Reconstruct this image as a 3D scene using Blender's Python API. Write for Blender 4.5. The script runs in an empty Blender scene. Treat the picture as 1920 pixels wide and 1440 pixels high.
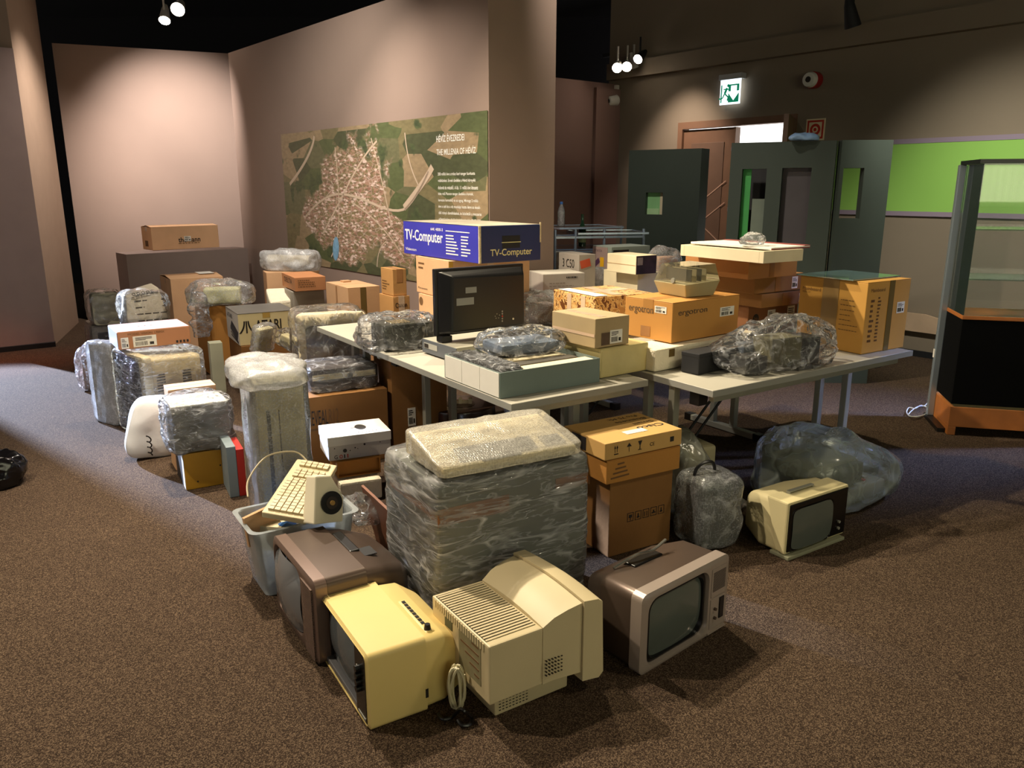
import bpy, bmesh, math, random
from mathutils import Vector, Matrix, noise
random.seed(7)
S = bpy.context.scene
C = S.collection
sin, cos, pi, R_ = math.sin, math.cos, math.pi, math.radians
# ---------------------------------------------------------------- camera, world, lights
FPX, PT, EYE = 1480.0, R_(14), 1.65
cd = bpy.data.cameras.new('camera'); cam = bpy.data.objects.new('camera', cd); C.objects.link(cam)
cd.sensor_width = 36; cd.lens = 36 * FPX / 1920; cd.clip_start = .05; cd.clip_end = 100
cam.location = (0, 0, EYE); cam.rotation_euler = (pi / 2 - PT, 0, 0); S.camera = cam
S.view_settings.view_transform = 'Standard'; S.view_settings.look = 'None'
S.view_settings.exposure = 0.28; S.view_settings.gamma = 1; S.view_settings.use_curve_mapping = False
S.cycles.use_denoising = True; S.cycles.transparent_max_bounces = 24; S.cycles.max_bounces = 8
S.cycles.sample_clamp_indirect = 4; S.cycles.caustics_reflective = False; S.cycles.caustics_refractive = False
W = bpy.data.worlds.new('world'); S.world = W; W.use_nodes = True
W.node_tree.nodes['Background'].inputs[0].default_value = (1.0, .93, .85, 1)
W.node_tree.nodes['Background'].inputs[1].default_value = .32


def light(kind, name, loc, target, power, col, size=.1, **k):
    l = bpy.data.lights.new(name, kind); l.energy = power; l.color = col
    if kind == 'SPOT':
        l.spot_size = R_(k.get('cone', 60)); l.spot_blend = k.get('blend', .6); l.shadow_soft_size = size
    elif kind == 'AREA':
        l.shape = 'RECTANGLE'; l.size = size; l.size_y = k.get('size_y', size); l.spread = R_(k.get('spread', 180))
    else: l.shadow_soft_size = size
    o = bpy.data.objects.new(name, l); C.objects.link(o); o.location = loc
    o.rotation_euler = (Vector(target) - Vector(loc)).to_track_quat('-Z', 'Y').to_euler()
    return o


WARM = (1, .86, .66)
light('SPOT', 'spotlight_key', (-1.9, 4.5, 3.95), (.1, 3.8, .4), 700, WARM, .05, cone=110, blend=.7)
light('SPOT', 'spotlight_back', (-2.0, 6.3, 3.95), (-1.3, 6.0, .6), 290, (1, .88, .76), .05, cone=100, blend=.7)
light('SPOT', 'spotlight_table', (-.2, 5.4, 4.1), (1.5, 4.4, .8), 420, (1, .86, .6), .05, cone=80, blend=.8)
light('SPOT', 'spotlight_wall_wash', (-3.85, 8.7, 3.5), (-4.15, 10.5, 1.95), 520, (1, .9, .84), .05, cone=76, blend=1.0)
light('SPOT', 'spotlight_side_wall', (-3.9, 8.9, 3.6), (-5.15, 9.0, 1.4), 220, (1, .86, .76), .05, cone=90, blend=1.0)
light('SPOT', 'spotlight_map', (-2.3, 5.6, 3.9), (-1.7, 7.9, 1.6), 300, (1, .93, .82), .08, cone=80, blend=1.0)
light('SPOT', 'spotlight_door_wall', (1.5, 9.5, 3.25), (2.15, 10.15, 1.75), 130, (1, .82, .68), .05, cone=70, blend=1.0)
light('SPOT', 'spotlight_green_wall', (2.6, 5.6, 3.3), (4.3, 7.0, 1.25), 280, (1, .96, .82), .08, cone=70, blend=1.0)
light('SPOT', 'fill_panels', (.3, 5.6, 4.1), (1.7, 8.0, 1.0), 170, (1, .9, .78), .06, cone=60, blend=.9)  # added fill that brightens the dark panels and the rack
light('SPOT', 'fill_front_right', (3.4, 1.6, 4.1), (.2, 3.6, .5), 130, (1, .87, .62), .3, cone=80, blend=.9)  # added warm fill for the faces turned to the right
light('SPOT', 'spotlight_floor', (-3.0, 2.6, 4.1), (-2.0, 2.4, 0), 400, (1, .84, .62), .06, cone=120, blend=.8)
light('SPOT', 'doorway_daylight', (-10.6, 11.4, 3.4), (-2.98, 5.56, 0), 25000, (.6, .72, 1), .09, cone=13.5, blend=.2)
light('AREA', 'window_daylight', (6.2, 5.4, 2.9), (2.9, 5.6, 0), 110, (.35, .48, 1), .8, size_y=1.2, spread=38)
light('SPOT', 'orange_glow', (-5.3, 7.0, 1.6), (-4.9, 7.4, 0), 60, (1, .2, .05), .1, cone=60, blend=1)


# ---------------------------------------------------------------- pixel -> place
def ray(x, y):
    a = (x - 960) / FPX; b = (720 - y) / FPX
    return Vector((a, cos(PT) + b * sin(PT), -sin(PT) + b * cos(PT)))


def P(x, y, z=0.0):
    d = ray(x, y); t = (z - EYE) / d.z
    return Vector((d.x * t, d.y * t, z))


def PY(x, y, Y):
    d = ray(x, y); t = Y / d.y
    return Vector((d.x * t, Y, EYE + d.z * t))


def PW(x, y, o, w):
    """pixel on the vertical wall through o with direction w -> (t along wall, z)"""
    d = ray(x, y); n = Vector((-w[1], w[0]))
    t = (o[0] * n.x + o[1] * n.y) / (d.x * n.x + d.y * n.y)
    p = d * t
    return (p.x - o[0]) * w[0] + (p.y - o[1]) * w[1], EYE + p.z


class Fit: pass


def fit(N, L, R, zt=None, nb=None, zb=None, H=None, yaw=None, wl=None, wr=None, free=False):
    f = Fit()
    if nb is not None:
        c = P(nb[0], nb[1], zb); zt = PY(nb[0], N[1], c.y).z
    else:
        c = P(N[0], N[1], zt)
        if zb is None: zb = zt - H
    l = P(L[0], L[1], zt) if L else None; r = P(R[0], R[1], zt) if R else None
    if yaw is None:
        v = Vector((0, 0))
        if r: v += Vector((r.x - c.x, r.y - c.y))
        if l: v += Vector((l.y - c.y, -(l.x - c.x)))
        yaw = math.atan2(v.y, v.x)
    else: yaw = R_(yaw)
    if L and not free: yaw = max(yaw, math.atan2(c.y, c.x) - pi / 2 + R_(7))   # the left face must be turned to the viewer
    e1 = Vector((cos(yaw), sin(yaw))); e2 = Vector((-sin(yaw), cos(yaw)))
    zc0 = c.y * cos(PT) - (zt - EYE) * sin(PT)

    def ln(px, e):
        a = (px - 960) / FPX
        return abs((a * zc0 - c.x) / (e.x - a * e.y * cos(PT)))
    f.wr = wr if wr else ln(R[0], e1); f.wl = wl if wl else min(.5, ln(L[0], e2))
    f.h = zt - zb; f.zb = zb; f.zt = zt; f.yaw = yaw
    m = Vector((c.x, c.y)) + e1 * f.wr / 2 + e2 * f.wl / 2
    f.c = (m.x, m.y, zb); f.near = c; f.e1 = e1; f.e2 = e2
    return f


# ---------------------------------------------------------------- materials
MATS = {}


def hexc(h):
    h = h.lstrip('#'); v = [int(h[i:i + 2], 16) / 255 for i in (0, 2, 4)]
    return tuple(((c / 12.92) if c <= .04045 else ((c + .055) / 1.055) ** 2.4) for c in v)


def mat(name, col, rough=.6, metal=0, var=.08, vs=6, bump=.0, bs=40, spec=.5, emit=0, alpha=1, trans=0, coat=0):
    if name in MATS: return MATS[name]
    if isinstance(col, str): col = hexc(col)
    m = bpy.data.materials.new(name); m.use_nodes = True; nt = m.node_tree; b = nt.nodes['Principled BSDF']
    b.inputs['Base Color'].default_value = (*col, 1); b.inputs['Roughness'].default_value = rough
    b.inputs['Metallic'].default_value = metal; b.inputs['Specular IOR Level'].default_value = spec
    b.inputs['Alpha'].default_value = alpha; b.inputs['Transmission Weight'].default_value = trans
    b.inputs['Coat Weight'].default_value = coat
    tc = nt.nodes.new('ShaderNodeTexCoord')
    if var:
        n = nt.nodes.new('ShaderNodeTexNoise'); n.inputs['Scale'].default_value = vs; n.inputs['Detail'].default_value = 5
        r = nt.nodes.new('ShaderNodeValToRGB')
        r.color_ramp.elements[0].position = .3; r.color_ramp.elements[1].position = .7
        r.color_ramp.elements[0].color = (*[c * (1 - var) for c in col], 1)
        r.color_ramp.elements[1].color = (*[min(1, c * (1 + var)) for c in col], 1)
        nt.links.new(tc.outputs['Object'], n.inputs['Vector']); nt.links.new(n.outputs['Fac'], r.inputs['Fac'])
        nt.links.new(r.outputs['Color'], b.inputs['Base Color'])
    if bump:
        n2 = nt.nodes.new('ShaderNodeTexNoise'); n2.inputs['Scale'].default_value = bs; n2.inputs['Detail'].default_value = 3
        bp = nt.nodes.new('ShaderNodeBump'); bp.inputs['Strength'].default_value = bump; bp.inputs['Distance'].default_value = .01
        nt.links.new(tc.outputs['Object'], n2.inputs['Vector']); nt.links.new(n2.outputs['Fac'], bp.inputs['Height'])
        nt.links.new(bp.outputs['Normal'], b.inputs['Normal'])
    if emit:
        b.inputs['Emission Color'].default_value = (*col, 1); b.inputs['Emission Strength'].default_value = emit
    MATS[name] = m; return m


def film(name, tint=(.95, .97, 1), base=.06, crease=.6, scale=7, stretch=(1, 1, 1), rough=.1, bump=.5, bubble=0, gloss=1.0, width=.035):
    """clear plastic sheet: see-through, with thin milky creases, gloss and (bubble wrap) rows of bubbles"""
    m = bpy.data.materials.new(name); m.use_nodes = True; nt = m.node_tree; nd = nt.nodes; lk = nt.links; nd.clear()

    def mth(op, a, b_=None, c=None, clamp=False):
        x = nd.new('ShaderNodeMath'); x.operation = op; x.use_clamp = clamp
        for i, q in enumerate((a, b_, c)):
            if q is None: continue
            if isinstance(q, (int, float)): x.inputs[i].default_value = q
            else: lk.new(q, x.inputs[i])
        return x.outputs[0]
    out = nd.new('ShaderNodeOutputMaterial'); tc = nd.new('ShaderNodeTexCoord'); mp = nd.new('ShaderNodeMapping')
    mp.inputs['Scale'].default_value = stretch; mp.inputs['Rotation'].default_value = (.35, .5, .2)
    lk.new(tc.outputs['Object'], mp.inputs['Vector'])
    hs = []
    for k, (sc, dt) in enumerate(((scale, 2), (scale * 2.3, 3))):
        n = nd.new('ShaderNodeTexNoise'); n.inputs['Scale'].default_value = sc; n.inputs['Detail'].default_value = dt
        n.inputs['Distortion'].default_value = .8; lk.new(mp.outputs['Vector'], n.inputs['Vector']); hs.append(n.outputs['Fac'])
    cr = [mth('SUBTRACT', 1, mth('DIVIDE', mth('ABSOLUTE', mth('SUBTRACT', h, .5)), width), clamp=True) for h in hs]
    ridge = mth('MULTIPLY', mth('MAXIMUM', cr[0], mth('MULTIPLY', cr[1], .6)), mth('MULTIPLY_ADD', hs[1], 2.4, -.7, True))
    fac = mth('MULTIPLY_ADD', ridge, crease, base, True)
    hgt = mth('MULTIPLY_ADD', ridge, .35, mth('ADD', hs[0], mth('MULTIPLY', hs[1], .5)))
    if bubble:
        v = nd.new('ShaderNodeTexVoronoi'); v.inputs['Scale'].default_value = bubble; v.inputs['Randomness'].default_value = .6
        lk.new(tc.outputs['Object'], v.inputs['Vector'])
        hgt = mth('MULTIPLY_ADD', v.outputs['Distance'], -.25, mth('MULTIPLY', hgt, .4))
        fac = mth('MULTIPLY_ADD', mth('SUBTRACT', v.outputs['Distance'], .35, clamp=True), .45, fac, True)
    bp_ = nd.new('ShaderNodeBump'); bp_.inputs['Strength'].default_value = bump; bp_.inputs['Distance'].default_value = .02
    lk.new(hgt, bp_.inputs['Height'])
    df = nd.new('ShaderNodeBsdfDiffuse'); df.inputs['Color'].default_value = (*tint, 1)
    tl = nd.new('ShaderNodeBsdfTranslucent'); tl.inputs['Color'].default_value = (*tint, 1)
    gl = nd.new('ShaderNodeBsdfGlossy'); gl.inputs['Roughness'].default_value = rough; gl.inputs['Color'].default_value = (gloss, gloss, gloss, 1)
    tr = nd.new('ShaderNodeBsdfTransparent'); tr.inputs['Color'].default_value = (.98, .98, .98, 1)
    fr = nd.new('ShaderNodeFresnel'); fr.inputs['IOR'].default_value = 1.38
    for q in (gl, fr): lk.new(bp_.outputs['Normal'], q.inputs['Normal'])
    m0 = nd.new('ShaderNodeMixShader'); m0.inputs[0].default_value = .4
    m1 = nd.new('ShaderNodeMixShader'); m2 = nd.new('ShaderNodeMixShader')
    lk.new(df.outputs[0], m0.inputs[1]); lk.new(tl.outputs[0], m0.inputs[2])
    lk.new(fac, m1.inputs[0]); lk.new(tr.outputs[0], m1.inputs[1]); lk.new(m0.outputs[0], m1.inputs[2])
    lk.new(fr.outputs[0], m2.inputs[0]); lk.new(m1.outputs[0], m2.inputs[1]); lk.new(gl.outputs[0], m2.inputs[2])
    lk.new(m2.outputs[0], out.inputs[0]); MATS[name] = m
    return m


CLING = film('cling_film', base=.08, crease=.75, scale=5, stretch=(1, 1, 3), rough=.09, bump=.9)
CLINGL = film('layered_stretch_film', base=.17, crease=.8, scale=3.2, stretch=(.8, .8, 4), rough=.1, bump=.9, tint=(.92, .92, .93), width=.05)
CLEAR = film('clear_film', base=.04, crease=.45, scale=6, rough=.07, bump=.6)
BUB = film('bubble_wrap', base=.42, crease=.4, scale=5, rough=.2, bump=.3, bubble=115)
BUBC = film('clear_bubble_wrap', base=.13, crease=.3, scale=4, rough=.16, bump=.28, bubble=115)
BUBK = film('creamy_bubble_wrap', base=.28, crease=.15, scale=4, rough=.2, bump=.25, bubble=110, tint=(1, .97, .88))
MILK = film('milky_sheet', base=.3, crease=.5, scale=2.5, rough=.16, bump=.5, tint=(.85, .86, .74))
SHEET = film('thin_bag_film', base=.3, crease=.4, scale=3, rough=.16, bump=.5, tint=(.7, .8, .74))
KRAFT = mat('kraft_cardboard', '#b88a55', .75, var=.06, vs=4, bump=.1, bs=60, spec=.2)
KRAFT2 = mat('orange_cardboard', '#b57f3f', .75, var=.06, vs=4, bump=.1, bs=60, spec=.2)
KRAFT3 = mat('pale_cardboard', '#cfa57d', .75, var=.06, vs=4, bump=.1, bs=60, spec=.2)
KRAFT4 = mat('brown_cardboard', '#8a6238', .75, var=.08, vs=4, bump=.1, bs=60, spec=.2)
TAPE = mat('brown_parcel_tape', '#a3754a', .3, var=.05, vs=20, spec=.6)
TAPEC = mat('glossy_clear_tape', '#d0b498', .2, var=.1, vs=30, spec=.7)
TAPED = mat('dark_parcel_tape', '#6d5a33', .3, var=.05, vs=20)
INK = mat('black_print', '#221c18', .6, var=0)
INKB = mat('faded_brown_print', '#6d4d2b', .7, var=.1, vs=30)
WHITE = mat('white_paper', '#e9e6dc', .6, var=.03, vs=8)
OFFW = mat('cream_board', '#ded0ae', .65, var=.06, vs=6, bump=.05)
STY = mat('white_styrofoam', '#eee3c8', .8, var=.04, vs=20, bump=.5, bs=90)
GREYB = mat('grey_printed_board', '#a39a90', .6, var=.06, vs=6)
BLACK = mat('black_plastic', '#0e0d0e', .35, var=.1, vs=9, bump=.03, bs=200)
BLACKM = mat('matt_black', '#17171a', .7, var=.1, vs=9)
STEEL = mat('grey_painted_steel', '#9a9a8e', .4, metal=.2, var=.05)
BEIGE = mat('beige_plastic', '#cfbf97', .5, var=.04, vs=5, bump=.05, bs=300)
BEIGEG = mat('old_grey_beige_plastic', '#b9b09a', .5, var=.05, vs=5, bump=.05, bs=300)
DARKV = mat('dark_vent_slot', '#2a2116', .9, var=0)
GLASSD = mat('dull_grey_screen_glass', '#59605a', .12, var=.12, vs=2, spec=.6, coat=.3)


# ---------------------------------------------------------------- meshes
class MB:
    def __init__(s): s.v = []; s.f = []; s.m = Matrix()

    def add(s, vs, fs):
        n = len(s.v); s.v += [s.m @ Vector(v) for v in vs]; s.f += [tuple(i + n for i in f) for f in fs]; return s

    def box(s, x0, x1, y0, y1, z0, z1, rot=None):
        vs = [(x, y, z) for z in (z0, z1) for y in (y0, y1) for x in (x0, x1)]
        if rot is not None: vs = [rot @ Vector(v) for v in vs]
        return s.add(vs, [(0, 2, 3, 1), (4, 5, 7, 6), (0, 1, 5, 4), (2, 6, 7, 3), (0, 4, 6, 2), (1, 3, 7, 5)])

    def cyl(s, p0, p1, r, n=12, r1=None, cap=True):
        p0 = Vector(p0); p1 = Vector(p1); d = (p1 - p0).normalized(); r1 = r if r1 is None else r1
        a = d.orthogonal().normalized(); b = d.cross(a); vs = []
        for p, rr in ((p0, r), (p1, r1)):
            for i in range(n): t = 2 * pi * i / n; vs.append(p + (a * cos(t) + b * sin(t)) * rr)
        fs = [(i, (i + 1) % n, n + (i + 1) % n, n + i) for i in range(n)]
        if cap: fs += [tuple(range(n))[::-1], tuple(range(n, 2 * n))]
        return s.add(vs, fs)

    def tube(s, pts, r, n=7):
        pts = [Vector(p) for p in pts]; vs = []; a = None
        for i, p in enumerate(pts):
            d = (pts[min(i + 1, len(pts) - 1)] - pts[max(i - 1, 0)]).normalized()
            a = d.orthogonal().normalized() if a is None else (a - d * a.dot(d)).normalized()
            b = d.cross(a)
            for k in range(n): t = 2 * pi * k / n; vs.append(p + (a * cos(t) + b * sin(t)) * r)
        fs = [(i * n + k, i * n + (k + 1) % n, (i + 1) * n + (k + 1) % n, (i + 1) * n + k) for i in range(len(pts) - 1) for k in range(n)]
        fs += [tuple(range(n))[::-1], tuple(range((len(pts) - 1) * n, len(pts) * n))]
        return s.add(vs, fs)

    def prism(s, poly, z0, z1):
        n = len(poly); vs = [(p[0], p[1], z0) for p in poly] + [(p[0], p[1], z1) for p in poly]
        return s.add(vs, [tuple(range(n))[::-1], tuple(range(n, 2 * n))] + [(i, (i + 1) % n, n + (i + 1) % n, n + i) for i in range(n)])

    def build(s, name, m, parent=None, smooth=False, bevel=0, seg=2, loc=None, yaw=None):
        me = bpy.data.meshes.new(name); me.from_pydata([tuple(v) for v in s.v], [], s.f)
        bm = bmesh.new(); bm.from_mesh(me)
        bmesh.ops.recalc_face_normals(bm, faces=bm.faces)
        if bevel:
            ed = [e for e in bm.edges if len(e.link_faces) == 2 and e.calc_face_angle(0) > .5]
            bmesh.ops.bevel(bm, geom=ed, offset=bevel, segments=seg, affect='EDGES', clamp_overlap=True, profile=.6)
        if smooth:
            for f in bm.faces: f.smooth = True
            for e in bm.edges:
                if len(e.link_faces) == 2 and e.calc_face_angle(0) > R_(38): e.smooth = False
        bm.to_mesh(me); bm.free(); me.materials.append(m)
        o = bpy.data.objects.new(name, me); C.objects.link(o)
        if parent is not None: o.parent = parent
        if loc is not None: o.location = loc
        if yaw is not None: o.rotation_euler = (0, 0, yaw)
        return o


def tag(o, label, cat, group=None, kind=None):
    if label: o['label'] = label
    if cat: o['category'] = cat
    if group: o['group'] = group
    if kind: o['kind'] = kind
    return o


def root(name, label, cat, loc, yaw=0, group=None, rot=None):
    o = bpy.data.objects.new(name, None); o.empty_display_size = .05; C.objects.link(o)
    o.location = loc; o.rotation_euler = rot if rot else (0, 0, yaw)
    return tag(o, label, cat, group)


def rrect(w, h, r, k=4):
    r = min(r, w / 2 - 1e-4, h / 2 - 1e-4); pts = []
    for cx, cz, a0 in ((w / 2 - r, h / 2 - r, 0), (-w / 2 + r, h / 2 - r, 90), (-w / 2 + r, -h / 2 + r, 180), (w / 2 - r, -h / 2 + r, 270)):
        for i in range(k + 1):
            a = R_(a0 + 90 * i / k); pts.append((cx + r * cos(a), cz + r * sin(a)))
    return pts


def loft(mb, secs, k=4, caps=True):
    """secs: (y, cx, cz, w, h, r) cross sections in XZ"""
    n = 4 * (k + 1); vs = []; fs = []
    for y, cx, cz, w, h, r in secs: vs += [(cx + a, y, cz + b) for a, b in rrect(w, h, r, k)]
    for j in range(len(secs) - 1):
        for i in range(n): fs.append((j * n + i, j * n + (i + 1) % n, (j + 1) * n + (i + 1) % n, (j + 1) * n + i))
    if caps: fs += [tuple(range(n))[::-1], tuple(range((len(secs) - 1) * n, len(secs) * n))]
    return mb.add(vs, fs)


def screen(mb, cx, cz, w, h, y, bulge, e=6, n=14):
    vs = []; fs = []
    for j in range(n + 1):
        for i in range(n + 1):
            u = 2 * i / n - 1; v = 2 * j / n - 1
            q = max(1e-6, (abs(u) ** e + abs(v) ** e) ** (1 / e)); m_ = max(abs(u), abs(v)); s_ = m_ / q if q > 0 else 1
            u2, v2 = u * s_, v * s_
            vs.append((cx + u2 * w / 2, y - bulge * (1 - .5 * u * u - .5 * v * v), cz + v2 * h / 2))
    for j in range(n):
        for i in range(n): a = j * (n + 1) + i; fs.append((a, a + 1, a + n + 2, a + n + 1))
    return mb.add(vs, fs)


def shell(hx, hy, hz, n=16, k=8, amp=.008, fr=14, seed=0, flat=True, aniso=(1, 1, 1), crump=0, cf=6, cell=None):
    """rounded-box skin with creases; sits on z=0, half sizes hx, hy and full height hz"""
    idx = {}; vs = []; fs = []

    def vid(p):
        key = tuple(round(c, 5) for c in p)
        if key not in idx: idx[key] = len(vs); vs.append(Vector(p))
        return idx[key]
    g = [2 * i / n - 1 for i in range(n + 1)]
    for ax in range(3):
        for sg in (-1, 1):
            def q(u, v):
                p = [0, 0, 0]; p[ax] = sg; p[(ax + 1) % 3] = u; p[(ax + 2) % 3] = v; return p
            for i in range(n):
                for j in range(n):
                    f = [vid(q(g[i], g[j])), vid(q(g[i + 1], g[j])), vid(q(g[i + 1], g[j + 1])), vid(q(g[i], g[j + 1]))]
                    fs.append(tuple(f if sg > 0 else f[::-1]))
    off = Vector((seed * 3.7, seed * 1.3, seed * 2.1)); out = []
    for p in vs:
        s_ = sum(abs(c) ** k for c in p) ** (1 / k); m_ = max(abs(c) for c in p)
        r = p * (m_ / s_); w = Vector((r.x * hx, r.y * hy, r.z * hz / 2))
        nn = Vector((r.x / hx, r.y / hy, r.z / (hz / 2) if hz else 0)); nn = Vector([c * abs(c) for c in r]).normalized()
        s = Vector((w.x * aniso[0], w.y * aniso[1], w.z * aniso[2]))
        d = amp * (1 - 2 * abs(noise.noise(s * fr + off))) + amp * .6 * (1 - 2 * abs(noise.noise(s * fr * 2.3 + off)))
        if crump: d += crump * (1 - 2.6 * abs(noise.noise(w * cf + off))) + crump * .5 * noise.noise(w * cf * 2.4 + off)
        w = w + nn * d; w.z += hz / 2
        if flat and w.z < .002: w.z = .002
        out.append(w)
    return out, fs


def wrap(parent, hx, hy, hz, m=None, name='plastic_wrap', loc=(0, 0, 0), **k):
    vs, fs = shell(hx, hy, hz, **k); mb = MB(); mb.m = Matrix.Translation(loc); mb.add(vs, fs)
    return mb.build(name, m or CLING, parent, smooth=True)


def face(f, side):
    """matrix of a visible face of a fitted box; x right, y up, z out, origin lower left; plus its size"""
    a, b, h = f.wr / 2, f.wl / 2, f.h
    if side == 'front': cols = ((1, 0, 0), (0, 0, 1), (0, -1, 0)); o = (-a, -b, 0); sz = (f.wr, h)
    elif side == 'left': cols = ((0, -1, 0), (0, 0, 1), (-1, 0, 0)); o = (-a, b, 0); sz = (f.wl, h)
    else: cols = ((1, 0, 0), (0, 1, 0), (0, 0, 1)); o = (-a, -b, h); sz = (f.wr, f.wl)
    M = Matrix([[cols[j][i] for j in range(3)] + [o[i]] for i in range(3)] + [[0, 0, 0, 1]])
    return M, sz


def decal(parent, f, side, u, v, w, h, m, name='label', t=.0012, lift=.0008, ang=0):
    M, (sw, sh) = face(f, side)
    mb = MB(); mb.m = M @ Matrix.Translation((u * sw + w * sw / 2, v * sh + h * sh / 2, lift)) @ Matrix.Rotation(R_(ang), 4, 'Z')
    mb.box(-w * sw / 2, w * sw / 2, -h * sh / 2, h * sh / 2, 0, t)
    return mb.build(name, m, parent)


def barlabel(parent, f, side, u, v, w, h, name='label', ang=0, seed=1, vert=False):
    o = decal(parent, f, side, u, v, w, h, WHITE, name, ang=ang)
    M, (sw, sh) = face(f, side); rnd = random.Random(seed); W_, H_ = w * sw, h * sh
    mb = MB(); mb.m = M @ Matrix.Translation((u * sw + W_ / 2, v * sh + H_ / 2, .0022)) @ Matrix.Rotation(R_(ang), 4, 'Z')
    x = -W_ * .4
    while x < W_ * .1:
        b = rnd.uniform(.01, .03) * W_; mb.box(x, x + b, -H_ * .38, -H_ * .02, 0, .0004); x += b + rnd.uniform(.012, .03) * W_
    for r in range(3):
        y = H_ * (.1 + .11 * r); mb.box(-W_ * .4, W_ * rnd.uniform(0, .38), y, y + H_ * .05, 0, .0004)
    mb.box(W_ * .2, W_ * .38, -H_ * .35, -H_ * .1, 0, .0004)
    mb.build('label_print', INK, o)
    return o


def text(parent, s, M, width, m=INK, name='lettering', height=None, shear=0, bold=0, center=False):
    c = bpy.data.curves.new(name, 'FONT'); c.body = s; c.size = 1; c.offset = bold; c.shear = shear
    t = bpy.data.objects.new(name, c); me = bpy.data.meshes.new_from_object(t)
    bpy.data.objects.remove(t); bpy.data.curves.remove(c)
    if not me.vertices: return None
    xs = [v.co.x for v in me.vertices]; ys = [v.co.y for v in me.vertices]
    sx = width / (max(xs) - min(xs)); sy = sx if height is None else height / (max(ys) - min(ys))
    T = M @ Matrix.Diagonal((sx, sy, 1, 1)) @ Matrix.Translation((-min(xs), -min(ys) if height is not None else 0, 0))
    me.transform(T); me.materials.clear(); me.materials.append(m); me.name = name
    o = bpy.data.objects.new(name, me); C.objects.link(o)
    if parent is not None: o.parent = parent
    return o


def ftext(parent, f, side, s, u, v, w, h=None, m=INK, ang=0, name='lettering', bold=0, shear=0, lift=.0016):
    M, (sw, sh) = face(f, side)
    M = M @ Matrix.Translation((u * sw, v * sh, lift)) @ Matrix.Rotation(R_(ang), 4, 'Z')
    return text(parent, s, M, w * (sw if side != 'top' or abs(ang) % 180 < 45 else sh), m, name, h * sh if h else None, shear, bold)


def smalltext(parent, f, side, u, v, w, rows, dy, m=INKB, seed=0, name='printed_lines', gap=.3, hh=.4):
    """rows of tiny print: word-length dashes, one flat part"""
    M, (sw, sh) = face(f, side); rnd = random.Random(seed); mb = MB(); mb.m = M @ Matrix.Translation((0, 0, .0012))
    for r in range(rows):
        x = 0; y = (v - r * dy) * sh; end = w * rnd.uniform(.5, 1)
        while x < end:
            l = rnd.uniform(.05, .16) * w; mb.box((u + x) * sw, (u + min(x + l, end)) * sw, y, y + dy * hh * sh, 0, .0005); x += l + gap * .12 * w
    return mb.build(name, m, parent)


def open_box(mb, a, b, h, t):
    mb.box(-a, a, -b, b, 0, t); mb.box(-a, a, -b, -b + t, t, h); mb.box(-a, a, b - t, b, t, h)
    mb.box(-a, -a + t, -b + t, b - t, t, h); mb.box(a - t, a, -b + t, b - t, t, h)


def carton(label, f, m=KRAFT, name='cardboard_box', cat='box', group=None, seam='x', tape=TAPE, flaps=True, bevel=.004, tape_w=.05, drop=.06, warp=.0):
    """closed carton: body, two top flaps with the slit between them, tape over the slit and down the ends"""
    r = root(name, label, cat, f.c, f.yaw, group)
    a, b, h = f.wr / 2, f.wl / 2, f.h; mb = MB()
    if not flaps:
        mb.box(-a, a, -b, b, 0.001, h); mb.build('body', m, r, bevel=bevel); return r
    mb.box(-a, a, -b, b, .001, h - .004); mb.build('body', m, r, bevel=bevel)
    g = .0025; k = warp
    for sg in (-1, 1):
        mb = MB()
        if seam == 'x':
            y0, y1 = sorted((sg * g, sg * b)); vs = [(-a, y0, 0), (a, y0, 0), (a, y1, 0), (-a, y1, 0)]
            zz = [(k if abs(v[1]) < b / 2 else 0) for v in vs]
        else:
            x0, x1 = sorted((sg * g, sg * a)); vs = [(x0, -b, 0), (x1, -b, 0), (x1, b, 0), (x0, b, 0)]
            zz = [(k if abs(v[0]) < a / 2 else 0) for v in vs]
        mb.add([(v[0], v[1], h - .0038 + z) for v, z in zip(vs, zz)] + [(v[0], v[1], h + z) for v, z in zip(vs, zz)],
               [(0, 3, 2, 1), (4, 5, 6, 7), (0, 1, 5, 4), (1, 2, 6, 5), (2, 3, 7, 6), (3, 0, 4, 7)])
        mb.build('flap', m, r, bevel=.0012, seg=1)
    if tape:
        mb = MB(); w = tape_w / 2; e = .0008; d = min(drop, h * .6)
        if seam == 'x':
            mb.box(-a - e, a + e, -w, w, h + k, h + k + e)
            mb.box(-a - 2 * e, -a - .0002, -w, w, h - d, h + e); mb.box(a + .0002, a + 2 * e, -w, w, h - d, h + e)
        else:
            mb.box(-w, w, -b - e, b + e, h + k, h + k + e)
            mb.box(-w, w, -b - 2 * e, -b - .0002, h - d, h + e); mb.box(-w, w, b + .0002, b + 2 * e, h - d, h + e)
        mb.build('tape', tape, r)
    return r


def lidbox(label, f, m, lidm=None, lid=.035, name='lidded_box', group=None, o=.003):
    r = root(name, label, 'box', f.c, f.yaw, group); a, b, h = f.wr / 2, f.wl / 2, f.h
    mb = MB(); mb.box(-a + o, a - o, -b + o, b - o, .001, h - .004); mb.build('body', m, r, bevel=.002, seg=1)
    mb = MB(); mb.box(-a, a, -b, b, h - .003, h); mb.box(-a, a, -b, -b + .002, h - lid, h - .003); mb.box(-a, a, b - .002, b, h - lid, h - .003)
    mb.box(-a, -a + .002, -b, b, h - lid, h - .003); mb.box(a - .002, a, -b, b, h - lid, h - .003)
    mb.build('lid', lidm or m, r)
    return r


# ================================================================ the setting
def struct(name, mb, m, **k):
    o = mb.build(name, m, **k); o['kind'] = 'structure'; return o


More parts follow.
